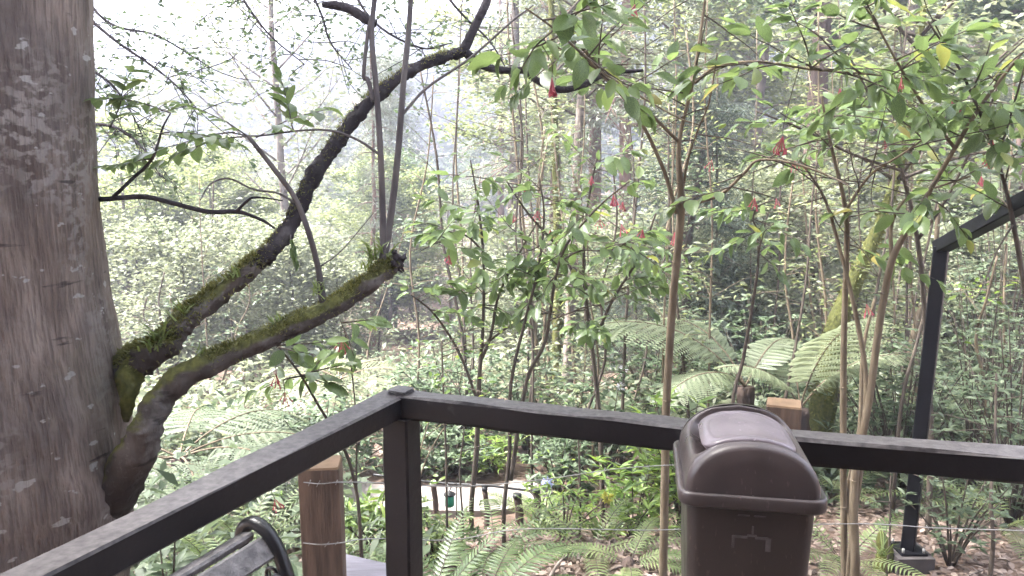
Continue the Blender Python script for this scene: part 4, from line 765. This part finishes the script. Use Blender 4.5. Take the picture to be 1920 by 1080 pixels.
SH = [('broad-leaved bright green shrub behind the railing left of the bin', 1285, 830, 6.0, 1.35, .45, 14, 7, .16, 'bright_leaf'),
      ('bright green rosette shrub below the railing beside the tan stem', 1190, 900, 5.9, .75, .5, 14, 6, .13, 'bright_leaf'),
      ('pale glossy shrub behind the railing at the centre right', 1140, 850, 7.5, 1.1, .5, 12, 7, .13, 'shrub_leaf'),
      ('grey-green leafy shrub behind the pale path', 985, 880, 8.3, 1.25, .55, 16, 8, .12, 'shrub_leaf'),
      ('bushy grey-green shrub behind the mulch bed left of the path posts', 840, 850, 9.2, 1.5, .7, 18, 8, .11, 'shrub_leaf'),
      ('white-leaved rosette shrub right of the trunk base above the left railing', 300, 960, 3.3, .75, .25, 8, 5, .10, 'shrub_leaf'),
      ('rosette shrub with pale leaves just left of the sawn post', 520, 930, 3.5, .72, .2, 6, 4, .11, 'shrub_leaf'),
      ('low pale-leaved shrub above the bench end', 420, 1010, 3.0, .38, .22, 8, 5, .085, 'shrub_leaf'),
      ('dark leafy shrub in the shade under the left railing', 380, 1000, 3.5, .55, .5, 14, 6, .09, 'dark_leaf'),
      ('tall dark fine-leaved shrub filling the gap right of the black post', 1830, 840, 6.5, 2.4, .8, 26, 12, .09, 'dark_leaf'),
      ('dark fine-leaved shrub at the right edge below the railing', 1900, 930, 5.6, 1.7, .6, 22, 10, .085, 'dark_leaf'),
      ('dense dark shrub between the fuchsia stems and the black post', 1690, 840, 6.8, 2.0, .7, 24, 11, .085, 'dark_leaf'),
      ('feathery dark shrub behind the right fuchsia stems', 1640, 860, 7.6, 1.5, .7, 20, 10, .09, 'shrub_leaf'),
      ('tall dark shrub behind the black steel arm', 1880, 700, 8.8, 3.6, 1.2, 34, 14, .10, 'dark_leaf'),
      ('pale leafy shrub between the two tree ferns', 1420, 790, 9.0, 1.7, .7, 20, 9, .11, 'shrub_leaf'),
      ('leafy shrub under the dark conifer behind the bin', 1220, 790, 9.2, 1.5, .7, 20, 9, .11, 'shrub_leaf'),
      ('low broad-leaved shrub behind the left railing near the corner post', 600, 800, 7.0, .9, .6, 18, 7, .12, 'shrub_leaf'),
      ('yellow-green shrub beneath the drooping fuchsia', 530, 790, 6.0, .75, .5, 14, 7, .10, 'bright_leaf'),
      ('round grey-green shrub at the back of the mulch bed, left of the fuchsia thicket', 870, 850, 8.0, 1.0, .6, 18, 8, .10, 'shrub_leaf'),
      ('spreading pale shrub at the back of the mulch bed near the corner post', 790, 850, 8.2, .9, .6, 18, 8, .11, 'shrub_leaf'),
      ('leafy shrub behind the right end of the path', 1060, 870, 7.6, .9, .5, 16, 8, .11, 'shrub_leaf'),
      ('low olive shrub on the mulch bed straight behind the path', 850, 880, 7.4, .42, .4, 14, 7, .09, 'shrub_leaf'),
      ('low bright shrub on the mulch bed behind the leaning post', 920, 880, 7.5, .5, .4, 14, 7, .09, 'bright_leaf'),
      ('low grey shrub on the mulch bed beside the corner post', 785, 885, 7.3, .45, .4, 14, 7, .09, 'shrub_leaf'),
      ('bushy shrub where the mulch bed meets the leaf litter', 1045, 900, 6.9, .6, .4, 14, 7, .10, 'shrub_leaf'),
      ('broad pale shrub behind the left railing, close to the corner post', 660, 840, 7.6, .8, .5, 14, 7, .11, 'shrub_leaf'),
      ('grassy-leaved shrub behind the sawn post', 700, 880, 5.2, .55, .35, 12, 6, .14, 'bright_leaf'),
      ('sapling shrub with dark stems left of the tree fern pair', 1340, 720, 10.5, 2.4, .8, 22, 9, .11, 'pale_leaf'),
      ('spindly shrub above the litter at the lower right', 1790, 985, 4.9, .9, .4, 12, 6, .07, 'dark_leaf'),
      ('loose green shrub rising behind the leaf litter in the lower centre', 1060, 930, 5.6, .5, .4, 10, 5, .08, 'bright_leaf'),
      ('olive shrub in front of the pale path by the corner post', 815, 950, 5.0, .40, .3, 12, 7, .07, 'grass')]
for i, a in enumerate(SH): shrub('leafy_shrub', *a, seed=100+i, asp=.22 if a[9] == 'bright_leaf' else .32, flowers=(2, 'whiteflower') if i == 2 else None)
def agapanthus(label, px, py, dep, h, seed, mat, stalk_px=None):
    rng = np.random.default_rng(seed); b = at(px, py, dep); o = np.array([b[0], b[1], G(b[0], b[1])]); t = thing('flowering_lily', label, 'flower', tuple(o)); n = 26; mb = MB()
    add_leaves(mb, rng.normal(0, .03, (n, 3))*[1, 1, 0], rnd_dirs(n, rng, .2)+[0, 0, .7], up_normals(n, rng, .2), rng.uniform(.3, .5, n), .022, BLADE_T); stuff(obj('strap_leaves', mb.mesh('strap_leaves', M['grass']), t))
    mb = MB(); add_tube(mb, [(0, 0, 0), (.01, 0, h*.5), (.02, 0, h)], .004, 5, 3); obj('stalk', mb.mesh('stalk', M['tan']), t)
    m = 60; d = nrm(rng.normal(0, 1, (m, 3))); mb = MB(); add_leaves(mb, np.array([.02, 0, h])+d*.015, d, d[:, [1, 2, 0]], .042, .014, QUAD_T); obj('flower_head', mb.mesh('flower_head', M[mat]), t)
agapanthus('pale blue lily head below the railing at the centre', 1022, 935, 5.9, .42, 1, 'blue'); agapanthus('yellow flower spike under the railing beside the bright shrub', 1135, 900, 5.6, .35, 2, 'yellowflower')

# ------------------------------------------------------------------ path furniture: low posts, hose rail, green lantern
def low_post(label, px, py, dep, h, w_, mat, cap):
    b = at(px, py, dep); g = G(b[0], b[1]); t = thing('path_post', label, 'post', (b[0], b[1], g), 'short posts beside the path'); mb = MB(); add_tube(mb, [(0, 0, -.1), (.01, 0, h*.5), (-.01, .01, h)], w_, 8, 3, .05); obj('shaft', mb.mesh('shaft', M[mat]), t)
    mb = MB(); add_tube(mb, [(-.01, .01, h+.001), (-.01, .01, h+.03)], w_*1.1, 8, 1); obj('cap', mb.mesh('cap', M[cap]), t)
low_post('short post with a white cap at the left end of the path', 815, 950, 6.35, .36, .025, 'brownbark', 'white')
low_post('dark leaning post at the near edge of the pale path', 911, 945, 6.2, .34, .024, 'brownbark', 'rubber')
low_post('dark stubby post at the right end of the pale path', 972, 945, 6.2, .26, .035, 'brownbark', 'rubber')
low_post('thin dark post where the path meets the leaf litter', 1008, 935, 6.2, .30, .03, 'brownbark', 'rubber')
mb = MB(); P_ = line([(700, 890, 6.3), (800, 903, 6.3), (862, 908, 6.25), (911, 910, 6.18), (960, 916, 6.15), (1008, 922, 6.15)]); add_tube(mb, P_, .010, 6, 6); tag(obj('rope_rail', mb.mesh('rope_rail', M['rubber'])), 'black rope strung between the short posts along the path', 'rope')
b = at(843, 935, 5.3); t = thing('green_lantern', 'small green lantern hanging on a thin stem before the path', 'lantern', tuple(b))
mb = MB(); add_tube(mb, [(0, 0, -.06), (0, 0, -.05), (0, 0, .02), (0, 0, .03)], [.02, .033, .033, .02], 12, 1); obj('body', mb.mesh('body', M['greenpaint']), t)
mb = MB(); add_tube(mb, [(0, 0, .031), (0, 0, .04), (0, 0, .055)], [.045, .04, .008], 12, 1); obj('cap', mb.mesh('cap', M['rubber']), t)
mb = MB(); add_tube(mb, [(0, 0, .055), (.02, 0, .10), (.05, 0, .11), (.05, 0, .05), (.045, 0, G(b[0], b[1])-b[2]-.05)], .004, 5, 5); obj('hook', mb.mesh('hook', M['darkstem']), t)

# ------------------------------------------------------------------ thin saplings seen in front of the background
def sapling(label, pts, rpx, mat, seed, leaves=60, L=.08, lm='bright_leaf', f0=.5, group=None):
    rng = np.random.default_rng(seed); P_ = line(pts); o = np.array([P_[0][0], P_[0][1], G(P_[0][0], P_[0][1])]); t = thing('sapling', label, 'sapling', tuple(o), group)
    P_ = np.vstack([o-[0, 0, .05], P_]); Rr = [rpx*pts[0][2]/FPX*x for x in np.linspace(1, .45, len(P_))]; mb = MB(); Q = add_tube(mb, P_-o, Rr, 7, 5, .05, rng=rng); obj('stem', mb.mesh('stem', M[mat]), t)
    ml = MB(); nb = max(3, leaves//9)
    for i in range(nb):
        q = Q[int(len(Q)*(f0+(1-f0)*rng.random()))-1]; d = rnd_dirs(1, rng, .3)[0]+[0, 0, .25]; ln = rng.uniform(.25, .6); B_ = np.array([q, q+d*ln*.5, q+d*ln+[0, 0, -.05]]); mb = MB(); add_tube(mb, B_, [.004, .003, .0015], 4, 3); obj('branch', mb.mesh('branch', M[mat]), t)
        m = 9; f = rng.uniform(.3, 1, m)[:, None]; add_leaves(ml, q+d*ln*f+rng.normal(0, .04, (m, 3)), rnd_dirs(m, rng, .3), up_normals(m, rng, .5), L*rng.uniform(.6, 1.2, m), L*.38, LEAF_T)
    stuff(obj('foliage', ml.mesh('foliage', M[lm]), t))
SP = [('thin straight sapling right of the corner post, crossing the path', [(838, 990, 4.9), (836, 850, 4.9), (830, 700, 4.9), (828, 640, 4.9)], 3, 'darkstem', 50, .07, 'bright_leaf'),
      ('thin sapling just left of the dark fuchsia thicket', [(868, 980, 5.2), (862, 880, 5.2), (870, 800, 5.2), (860, 720, 5.2)], 2.5, 'darkstem', 30, .07, 'bright_leaf'),
      ('thin leaning stem fanning out by the corner post', [(780, 940, 5.2), (800, 860, 5.2), (840, 790, 5.3)], 2.5, 'tan', 10, .05, 'bright_leaf'),
      ('thin upright stem fanning out by the corner post', [(778, 940, 5.25), (785, 860, 5.25), (810, 770, 5.3)], 2.5, 'tan', 10, .05, 'bright_leaf'),
      ('thin dark sapling under the railing left of the bright shrub', [(1088, 930, 5.7), (1085, 840, 5.7), (1080, 760, 5.7)], 2.5, 'darkstem', 20, .06, 'bright_leaf'),
      ('slender sapling leaning right behind the right railing', [(1690, 760, 6.2), (1720, 640, 6.2), (1745, 540, 6.2), (1770, 470, 6.1)], 4, 'darkstem', 60, .09, 'shrub_leaf'),
      ('mossy thin trunk leaning right beside the black post', [(1700, 700, 8.5), (1720, 600, 8.4), (1750, 500, 8.3), (1760, 380, 8.2)], 8, 'tan', 60, .10, 'pale_leaf'),
      ('forked pale sapling at the far right', [(1850, 760, 6.2), (1830, 640, 6.2), (1850, 560, 6.1), (1870, 480, 6)], 4, 'tan', 60, .08, 'bright_leaf'),
      ('thin dark twin stem in front of the black post base', [(1668, 1010, 4.7), (1670, 900, 4.7), (1680, 830, 4.7)], 2.5, 'darkstem', 20, .06, 'dark_leaf'),
      ('thin dark sapling in the lower right litter', [(1862, 1020, 4.6), (1858, 930, 4.6), (1865, 830, 4.7), (1868, 700, 4.8)], 4.5, 'darkstem', 60, .08, 'dark_leaf')]
for i, (lb, pts, r, m_, nl, L, lm) in enumerate(SP): sapling(lb, pts, r, m_, 300+i, nl, L, lm)

rng = np.random.default_rng(91)
for i in range(46):
    px = rng.uniform(760, 1920); dep = rng.uniform(6.8, 10.5); lean = rng.normal(0, 45); top = rng.uniform(-40, 330); r = rng.uniform(2.2, 4.2)
    pts = [(px+lean*f+rng.normal(0, 9), 800+(top-800)*f, dep) for f in (0, .25, .5, .75, 1)]
    sapling('thin tall sapling with sparse leaves among the stems behind the railing', pts, r, ('tan', 'darkstem')[i % 2], 400+i, 230, .08, ('pale_leaf', 'shrub_leaf', 'yellow_leaf')[i % 3], .30, 'thin saplings behind the railing')

for i in range(13):
    px = rng.uniform(215, 730); dep = rng.uniform(8.5, 15); lean = rng.normal(0, 40); top = rng.uniform(330, 560); r = rng.uniform(1.8, 3.6)
    pts = [(px+lean*f+rng.normal(0, 7), 720+(top-720)*f, dep) for f in (0, .25, .5, .75, 1)]
    sapling('thin bare-stemmed sapling in the valley behind the mossy limbs', pts, r, ('darkstem', 'tan')[i % 2], 600+i, 150, .085, ('pale_leaf', 'shrub_leaf')[i % 2], .30, 'thin saplings behind the mossy limbs')

# ------------------------------------------------------------------ trees of the wood
def tree_meshes(key, H, z0, Rc, nl, nsub, npl, L, asp, tr, bm_, lm, seed, rise=.5, cl=.22, tilt=.6, lean=(0, 0), wob=.12, droop=0.0, prof=None, T=QUAD_T, tip=.25):
    rng = np.random.default_rng(seed); k = 9; z = np.linspace(0, H, k); wx = np.cumsum(rng.normal(0, wob, k))*.5; wy = np.cumsum(rng.normal(0, wob, k))*.5; wx -= wx[0]; wy -= wy[0]
    P_ = np.stack([wx+lean[0]*z/H, wy+lean[1]*z/H, z-.0], -1); P_[0, 2] = -.3; mt = MB(); Q = add_tube(mt, P_, tr*(1-.82*(z/H)**1.1)*np.where(z < .3, 1.25, 1), 10, 5, .06, rng=rng)
    mbr = MB(); ml = MB()
    for i in range(nl):
        h = z0+(H*.97-z0)*(i+.5)/nl; g = (h-z0)/(H-z0); q = np.array([np.interp(h, Q[:, 2], Q[:, c]) for c in range(3)]); a = i*2.4+rng.normal(0, .3)
        pr = (prof(g) if prof else math.sin(math.pi*(.18+.75*g))); ln = Rc*pr*rng.uniform(.75, 1.15); d = np.array([math.cos(a), math.sin(a), rise*rng.uniform(.6, 1.3)]); d = d/np.linalg.norm(d)
        B_ = np.array([q, q+d*ln*.5+[0, 0, -.02*ln], q+d*ln+[0, 0, (.06-droop)*ln]]); br = max(.006, tr*.28*(1-.6*g)); C_ = add_tube(mbr, B_, [br, br*.6, br*.2], 5, 4)
        for s in range(nsub):
            f = tip+(1-tip)*(s+rng.random())/nsub; c = C_[int(f*(len(C_)-1))]; d2 = nrm(d+rng.normal(0, .7, 3)*[1, 1, .5]); l2 = ln*.38*rng.uniform(.5, 1.2); e = c+d2*l2+[0, 0, -droop*l2]
            add_tube(mbr, np.array([c, (c+e)/2+[0, 0, .04*l2], e]), [br*.35, br*.22, br*.1], 4, 1, cap=False)
            m = npl; u = rng.random(m)[:, None]; p = c*(1-u)+e*u+rng.normal(0, cl, (m, 3))*[1, 1, .55]; dd = rnd_dirs(m, rng, .3)+d2*.3+[0, 0, -droop*1.6]
            add_leaves(ml, p, dd, up_normals(m, rng, tilt), L*rng.uniform(.55, 1.25, m), L*asp, T)
    return mt.mesh('trunk', M[bm_]), mbr.mesh('branches', M[bm_]), ml.mesh('crown', M[lm])
PROTO = {
 'yellow': [tree_meshes('y', 7, 1.6, 2.6, 16, 7, 90, .14, .55, .09, 'greybark', 'yellow_leaf', 1, .35, .22, .45), tree_meshes('y', 7, 1.6, 2.6, 14, 6, 60, .22, .5, .09, 'greybark', 'yellow_leaf', 2, .25, .24, .4)],
 'pale': [tree_meshes('p', 8, 1.2, 2.5, 18, 7, 130, .10, .5, .10, 'greybark', 'pale_leaf', 3, .5, .24, .7), tree_meshes('p', 8, 1.2, 2.5, 15, 6, 70, .20, .4, .10, 'greybark', 'pale_leaf', 4, .6, .24, .7), tree_meshes('p', 7, 1.0, 2.2, 18, 7, 90, .15, .45, .10, 'brownbark', 'shrub_leaf', 24, .5, .24, .7)],
 'tall': [tree_meshes('t', 15, 4.0, 2.6, 20, 6, 90, .15 if s == 5 else .21, .5, .15, 'greybark', 'yellow_leaf', s, .4, .26, .55) for s in (5, 6)],
 'pine': [tree_meshes('c', 16, 5.0, 2.2, 34, 6, 60, .20, .14, .17, 'redbark', 'grey_needle', s, -.05, .26, .9, droop=.35, prof=lambda g: 1-.7*g) for s in (7, 8)],
 'cypress': [tree_meshes('s', 9, .8, 2.1, 40, 6, 70, .20, .16, .12, 'greybark', 'grey_needle', 9, .0, .26, .9, droop=.3, prof=lambda g: 1-.85*g)],
 'dark': [tree_meshes('d', 4.6, .5, 1.5, 34, 7, 120, .15, .055, .09, 'brownbark', 'dark_needle', 10, .05, .15, .6, droop=.25, prof=lambda g: 1-.75*g)],
 'sparse': [tree_meshes('a', 9, 2.2, 2.4, 26, 7, 30, .11, .5, .085, 'greybark', 'pale_leaf', s, .7, .28, .8) for s in (11, 12)],
 'brown': [tree_meshes('b', 15, 5.5, 2.6, 20, 7, 70, .16, .5, .20, 'brownbark', 'shrub_leaf', 13, .3, .28, .7)],
 'bush': [tree_meshes('u', 3.2, .3, 1.7, 16, 6, 70, .12, .5, .05, 'darkstem', 'pale_leaf', s, .7, .25, .8) for s in (14, 15)],
}
def place_tree(kind, v, x, y, sc, rz, label, group=None, name='woodland_tree', sz=None, tilt=(0, 0)):
    t = thing(name, label, 'tree', (x, y, G(x, y)-.05), group, rz); t.rotation_euler = (tilt[0], tilt[1], rz); t.scale = (sc, sc, sz or sc); a, b_, c = PROTO[kind][v % len(PROTO[kind])]
    obj('trunk', a, t); stuff(obj('branches', b_, t)); stuff(obj('crown', c, t)); return t
def tree_px(kind, v, px, dep, sc, rz, label, group=None, **k): return place_tree(kind, v, (px-960)/FPX*dep, dep, sc, rz, label, group, **k)
TR = [('sparse', 0, 520, 16, 1.25, .4, 'thin pale tree with a forked top behind the mossy upper limb'),
      ('sparse', 1, 300, 22, .8, 2.0, 'sparse twiggy tree against the sky right of the big trunk'),
      ('pine', 0, 1172, 17, 1.0, .2, 'reddish straight pine trunk right of the railing centre, left of the dark conifer'),
      ('pine', 1, 1118, 20, 1.15, 1.4, 'thick brown pine trunk behind the arching fuchsia twigs'),
      ('pine', 1, 690, 15, .40, 4.1, 'small reddish pine trunk above the corner post'),
      ('pine', 0, 1040, 19, .9, 3.0, 'slim pine left of the thick brown one'),
      ('brown', 0, 1520, 13, 1.0, 1.0, 'dark brown trunk standing behind the tree ferns'),
      ('brown', 0, 1905, 12, 1.0, 2.2, 'dark tree at the upper right corner behind the steel arm'),
      ('tall', 0, 965, 18, 1.0, .7, 'tall yellow-green tree behind the centre fuchsias'),
      ('tall', 1, 1260, 22, 1.0, 2.7, 'tall pale tree behind the tan fuchsia stem'),
      ('tall', 0, 1420, 19, 1.0, 4.4, 'tall leafy tree between the tan stem and the brown trunk'),
      ('tall', 1, 1680, 17, 1.05, 5.5, 'tall leafy tree behind the many-stemmed fuchsia'),
      ('cypress', 0, 735, 27, 1.05, 0, 'misty grey-green cypress between the two straight shoots'),
      ('cypress', 0, 625, 33, 1.0, 2, 'misty cypress behind the bend of the mossy limb'),
      ('dark', 0, 1290, 10.5, 1.0, .5, 'dark drooping young conifer behind the tan fuchsia stem'),
      ('pine', 1, 1330, 27, 1.1, 2.0, 'grey pine far behind the upper fuchsia branches'),
      ('cypress', 0, 1370, 24, 1.35, 1.0, 'tall grey cypress behind the arching fuchsia branch'),
      ('yellow', 0, 395, 17, .66, 1, 'yellow-green layered tree left of the mossy upper limb'),
      ('yellow', 1, 235, 15, .70, 2, 'yellow-green layered tree beside the big trunk'),
      ('brown', 0, 1800, 24, 1.1, 3.2, 'dark leafy tree far behind the steel post')]
for k, v, px, dep, sc, rz_, lb in TR: tree_px(k, v, px, dep, sc, rz_, lb)
# mossy pair of trunks at the centre and the mossy leaning trunk behind the bin
def mossy_trunk(label, pts, rpx, mat, seed):
    P_ = line(pts); o = np.array([P_[0][0], P_[0][1], G(P_[0][0], P_[0][1])]); t = thing('mossy_tree', label, 'tree', tuple(o)); rng = np.random.default_rng(seed); Rr = [r*p[2]/FPX for r, p in zip(rpx, pts)]
    P_ = np.vstack([o-[0, 0, .2], P_]); Rr = [Rr[0]*1.1]+Rr; mb = MB(); Q = add_tube(mb, P_-o, Rr, 14, 7, .06, rng=rng); obj('trunk', mb.mesh('trunk', M[mat]), t)
    ml = MB(); mbr = MB()
    for i in range(14):
        q = Q[-1-rng.integers(0, len(Q)//3)]; d = rnd_dirs(1, rng, .4)[0]+[0, 0, .5]; ln = rng.uniform(.8, 1.8); e = q+d*ln; add_tube(mbr, [q, (q+e)/2+[0, 0, .1], e], [.02, .012, .004], 5, 3); m = 160; u = rng.uniform(.3, 1, m)[:, None]; add_leaves(ml, q*(1-u)+e*u+rng.normal(0, .22, (m, 3)), rnd_dirs(m, rng, .3), up_normals(m, rng, .6), .11*rng.uniform(.6, 1.2, m), .05, QUAD_T)
    stuff(obj('branches', mbr.mesh('branches', M['darkstem']), t)); stuff(obj('crown', ml.mesh('crown', M['pale_leaf']), t))
    n = int(700); k = rng.integers(2, len(Q)-3, n); A = rnd_dirs(n, rng, .1); rr = np.interp(k, np.linspace(0, len(Q)-1, len(Rr)), Rr)[:, None]; mm = MB(); add_leaves(mm, Q[k]+A*rr*.96+rng.normal(0, .03, (n, 3))*[0, 0, 1], A+[0, 0, -.4]+rng.normal(0, .3, (n, 3)), A[:, [1, 0, 2]], rng.uniform(.02, .05, n), .02, QUAD_T)
    if 'moss' in mat: stuff(obj('moss', mm.mesh('moss', M['moss']), t))
mossy_trunk('thick moss-covered leaning trunk just right of the sawn post behind the bin', [(1535, 830, 7.3), (1548, 720, 7.3), (1570, 610, 7.3), (1610, 510, 7.3), (1650, 420, 7.3), (1690, 300, 7.3), (1720, 120, 7.4), (1740, -60, 7.5)], [24, 23, 20, 15, 11, 8, 6, 5], 'mosstrunk', 1)
mossy_trunk('slim moss-covered trunk behind the railing, beside a grey trunk', [(1042, 770, 10.5), (1044, 650, 10.5), (1046, 480, 10.5), (1040, 250, 10.5), (1035, 60, 10.5), (1030, -150, 10.5)], [9, 9, 8, 7, 6, 5], 'mosstrunk', 2)
mossy_trunk('pale grey trunk standing against the slim mossy one', [(1064, 770, 10.8), (1066, 650, 10.8), (1074, 480, 10.8), (1085, 250, 10.8), (1100, 60, 10.8), (1110, -150, 10.8)], [11, 10, 9, 8, 7, 6], 'greybark', 3)
# other trees of the wood: look-alikes in the background
rng = np.random.default_rng(77); bgt = []
for i in range(40):    # low trees filling the left valley
    bgt.append(('yellow' if i % 3 == 0 else 'pale', rng.uniform(190, 860), rng.uniform(17, 46), rng.uniform(.62, .9), 'low pale green tree in the misty valley left of the railing corner', 'pale trees in the valley'))
for i in range(30):
    bgt.append((('tall', 'pale', 'pine', 'tall')[i % 4], rng.uniform(880, 2000), rng.uniform(20, 48), rng.uniform(.85, 1.15), 'leafy background tree standing deep in the wood at the right', 'background trees at the right'))
for i, (k, px, dep, sc, lb, gr) in enumerate(bgt):
    if 770 < px < 880 and dep > 25: px -= 150
    if 'valley' in gr: H_ = 7.5; sc = min(1.0, max(.42, (CAMZ+dep*(318-rng.uniform(255, 430))/FPX-G((px-960)/FPX*dep, dep))/H_))
    tree_px(k, i, px, dep, sc, rng.uniform(0, 6), lb, gr)
for i in range(48):
    px = rng.uniform(200, 1950); dep = rng.uniform(10.5, 22)
    if 800 < px < 1000 and dep < 12: dep += 3
    tree_px('bush', i, px, dep, rng.uniform(.55, .95) if px < 860 else rng.uniform(.6, 1.15), rng.uniform(0, 6), 'pale bushy undergrowth shrub standing among the trees beyond the path', 'undergrowth bushes beyond the path', name='undergrowth_bush')

# ------------------------------------------------------------------ undergrowth, far wood, litter
def scatter_undergrowth(near=False):
    rng = np.random.default_rng(5); ml = MB(); n = 2600; y = 7.4+rng.random(n)**1.7*33; x = rng.uniform(-.78, .78, n)*(y+1); ok = ~on_path(x, y); ok &= ~((np.abs(x+.3) < 2.2) & (y < 7.9)); x, y = x[ok], y[ok]; z = ground_z(x, y)
    x2 = np.r_[rng.uniform(-5.5, -.95, 420), rng.uniform(1.3, 7, 320)]; y2 = np.r_[rng.uniform(3.3, 8.4, 420), rng.uniform(6.2, 9.4, 320)]; ok = ~on_path(x2, y2) & (np.abs(x2) < (y2+.5)*.8) & ~((x2 > -2) & (x2 < 1) & (y2 > 5.5)); x, y = (x2[ok], y2[ok]) if near else (x, y); z = ground_z(x, y)
    for a, b_, c in zip(x, y, z):
        m = 26; h = rng.uniform(.15, .8); p = np.array([a, b_, c])+rng.normal(0, 1, (m, 3))*[.28, .28, 0]+np.stack([0*np.ones(m), 0*np.ones(m), rng.random(m)*h], -1)
        add_leaves(ml, p, rnd_dirs(m, rng, .4)+[0, 0, .3], up_normals(m, rng, .5), rng.uniform(.08, .2, m), rng.uniform(.03, .07, m), QUAD_T)
    return ml
tag(stuff(obj('ground_cover', scatter_undergrowth(True).mesh('ground_cover', M['dark_leaf']))), 'low leafy ground cover close behind the railing at left and right', 'ground cover')
tag(stuff(obj('undergrowth', scatter_undergrowth().mesh('undergrowth', M['pale_leaf']))), 'pale leafy ground cover beyond the path and under the trees', 'undergrowth')
def scatter_far():
    rng = np.random.default_rng(6); ml = MB(); n = 1500; y = rng.uniform(52, 170, n); x = rng.uniform(-.8, .8, n)*y; z = ground_z(x, y)
    for a, b_, c in zip(x, y, z):
        m = 90; s = rng.uniform(1.5, 3.0); d = nrm(rng.normal(0, 1, (m, 3))); d[:, 2] = np.abs(d[:, 2]); p = np.array([a, b_, c+s*.6])+d*s*rng.uniform(.55, 1, (m, 1))*[1, 1, 1.3]
        add_leaves(ml, p, rnd_dirs(m, rng, .5), nrm(d+rng.normal(0, .5, (m, 3))), rng.uniform(.5, 1.1, m), rng.uniform(.3, .6, m), QUAD_T)
    return ml
tag(stuff(obj('far_wood', scatter_far().mesh('far_wood', M['far_leaf']))), 'hazy wooded hillside rising beyond the valley', 'wood')
def litter():
    rng = np.random.default_rng(8); ml = MB(); n = 34000; y = 2.6+rng.random(n)**1.2*6.4; x = rng.uniform(-.95, .95, n)*(y+.6)*.9; ok = ~on_path(x, y); x, y = x[ok], y[ok]; m = len(x)
    p = np.stack([x, y, ground_z(x, y)+rng.uniform(.004, .035, m)], -1); add_leaves(ml, p, rnd_dirs(m, rng, .18), up_normals(m, rng, .35), rng.uniform(.03, .095, m), rng.uniform(.018, .042, m), LEAF_T); return ml
tag(stuff(obj('leaf_litter', litter().mesh('leaf_litter', M['litter']))), 'brown dead leaves covering the ground below the railing', 'leaf litter')
def fallen(label, pts, r):
    P_ = np.array([[p[0], p[1], G(p[0], p[1])+.03] for p in (at(*q) for q in pts)]); mb = MB(); add_tube(mb, P_, np.linspace(r, r*.4, len(P_)), 7, 5, .1); tag(obj('fallen_branch', mb.mesh('fallen_branch', M['greybark'])), label, 'branch', 'fallen sticks in the litter')
fallen('pale curved stick lying in the litter below the tan stem', [(1080, 1050, 4.4), (1130, 1010, 4.6), (1190, 985, 4.7)], .014)
fallen('bent bare stick rising across the litter in the lower centre', [(1030, 1000, 4.6), (1055, 960, 4.9), (1095, 930, 5.2)], .012)
fallen('pale stick in the litter right of the black post', [(1760, 1050, 4.5), (1800, 1020, 4.6), (1850, 1000, 4.7)], .012)
b = atz(1655, 1060, G(2.3, 4.3)); t = thing('palm_stump', 'pale green curved stub growing beside the concrete pier', 'stump', (b[0], b[1], b[2])); mb = MB(); add_tube(mb, [(0, 0, -.1), (.01, 0, .08), (-.015, 0, .18), (-.03, 0, .24)], [.06, .055, .04, .012], 10, 5, .05); obj('trunk', mb.mesh('trunk', M['mosstrunk']), t)
tuft(1655, 1040, 4.3, 20, .2, 'grass', 5, t, tuple(b), 'leaf_tuft', .9)

# ------------------------------------------------------------------ haze: thin misty air
mb = MB(); add_box(mb, (0, 74, 19.5), (446, 284, 53)); hz = obj('haze', mb.mesh('haze', None, False)); stuff(hz)
m, t, out = new_mat('misty_air'); v = N_(t, 'ShaderNodeVolumePrincipled', Density=.0052, Anisotropy=.3); v.inputs['Color'].default_value = (.60, .63, .80, 1); t.links.new(v.outputs[0], out.inputs['Volume']); hz.data.materials.append(m)
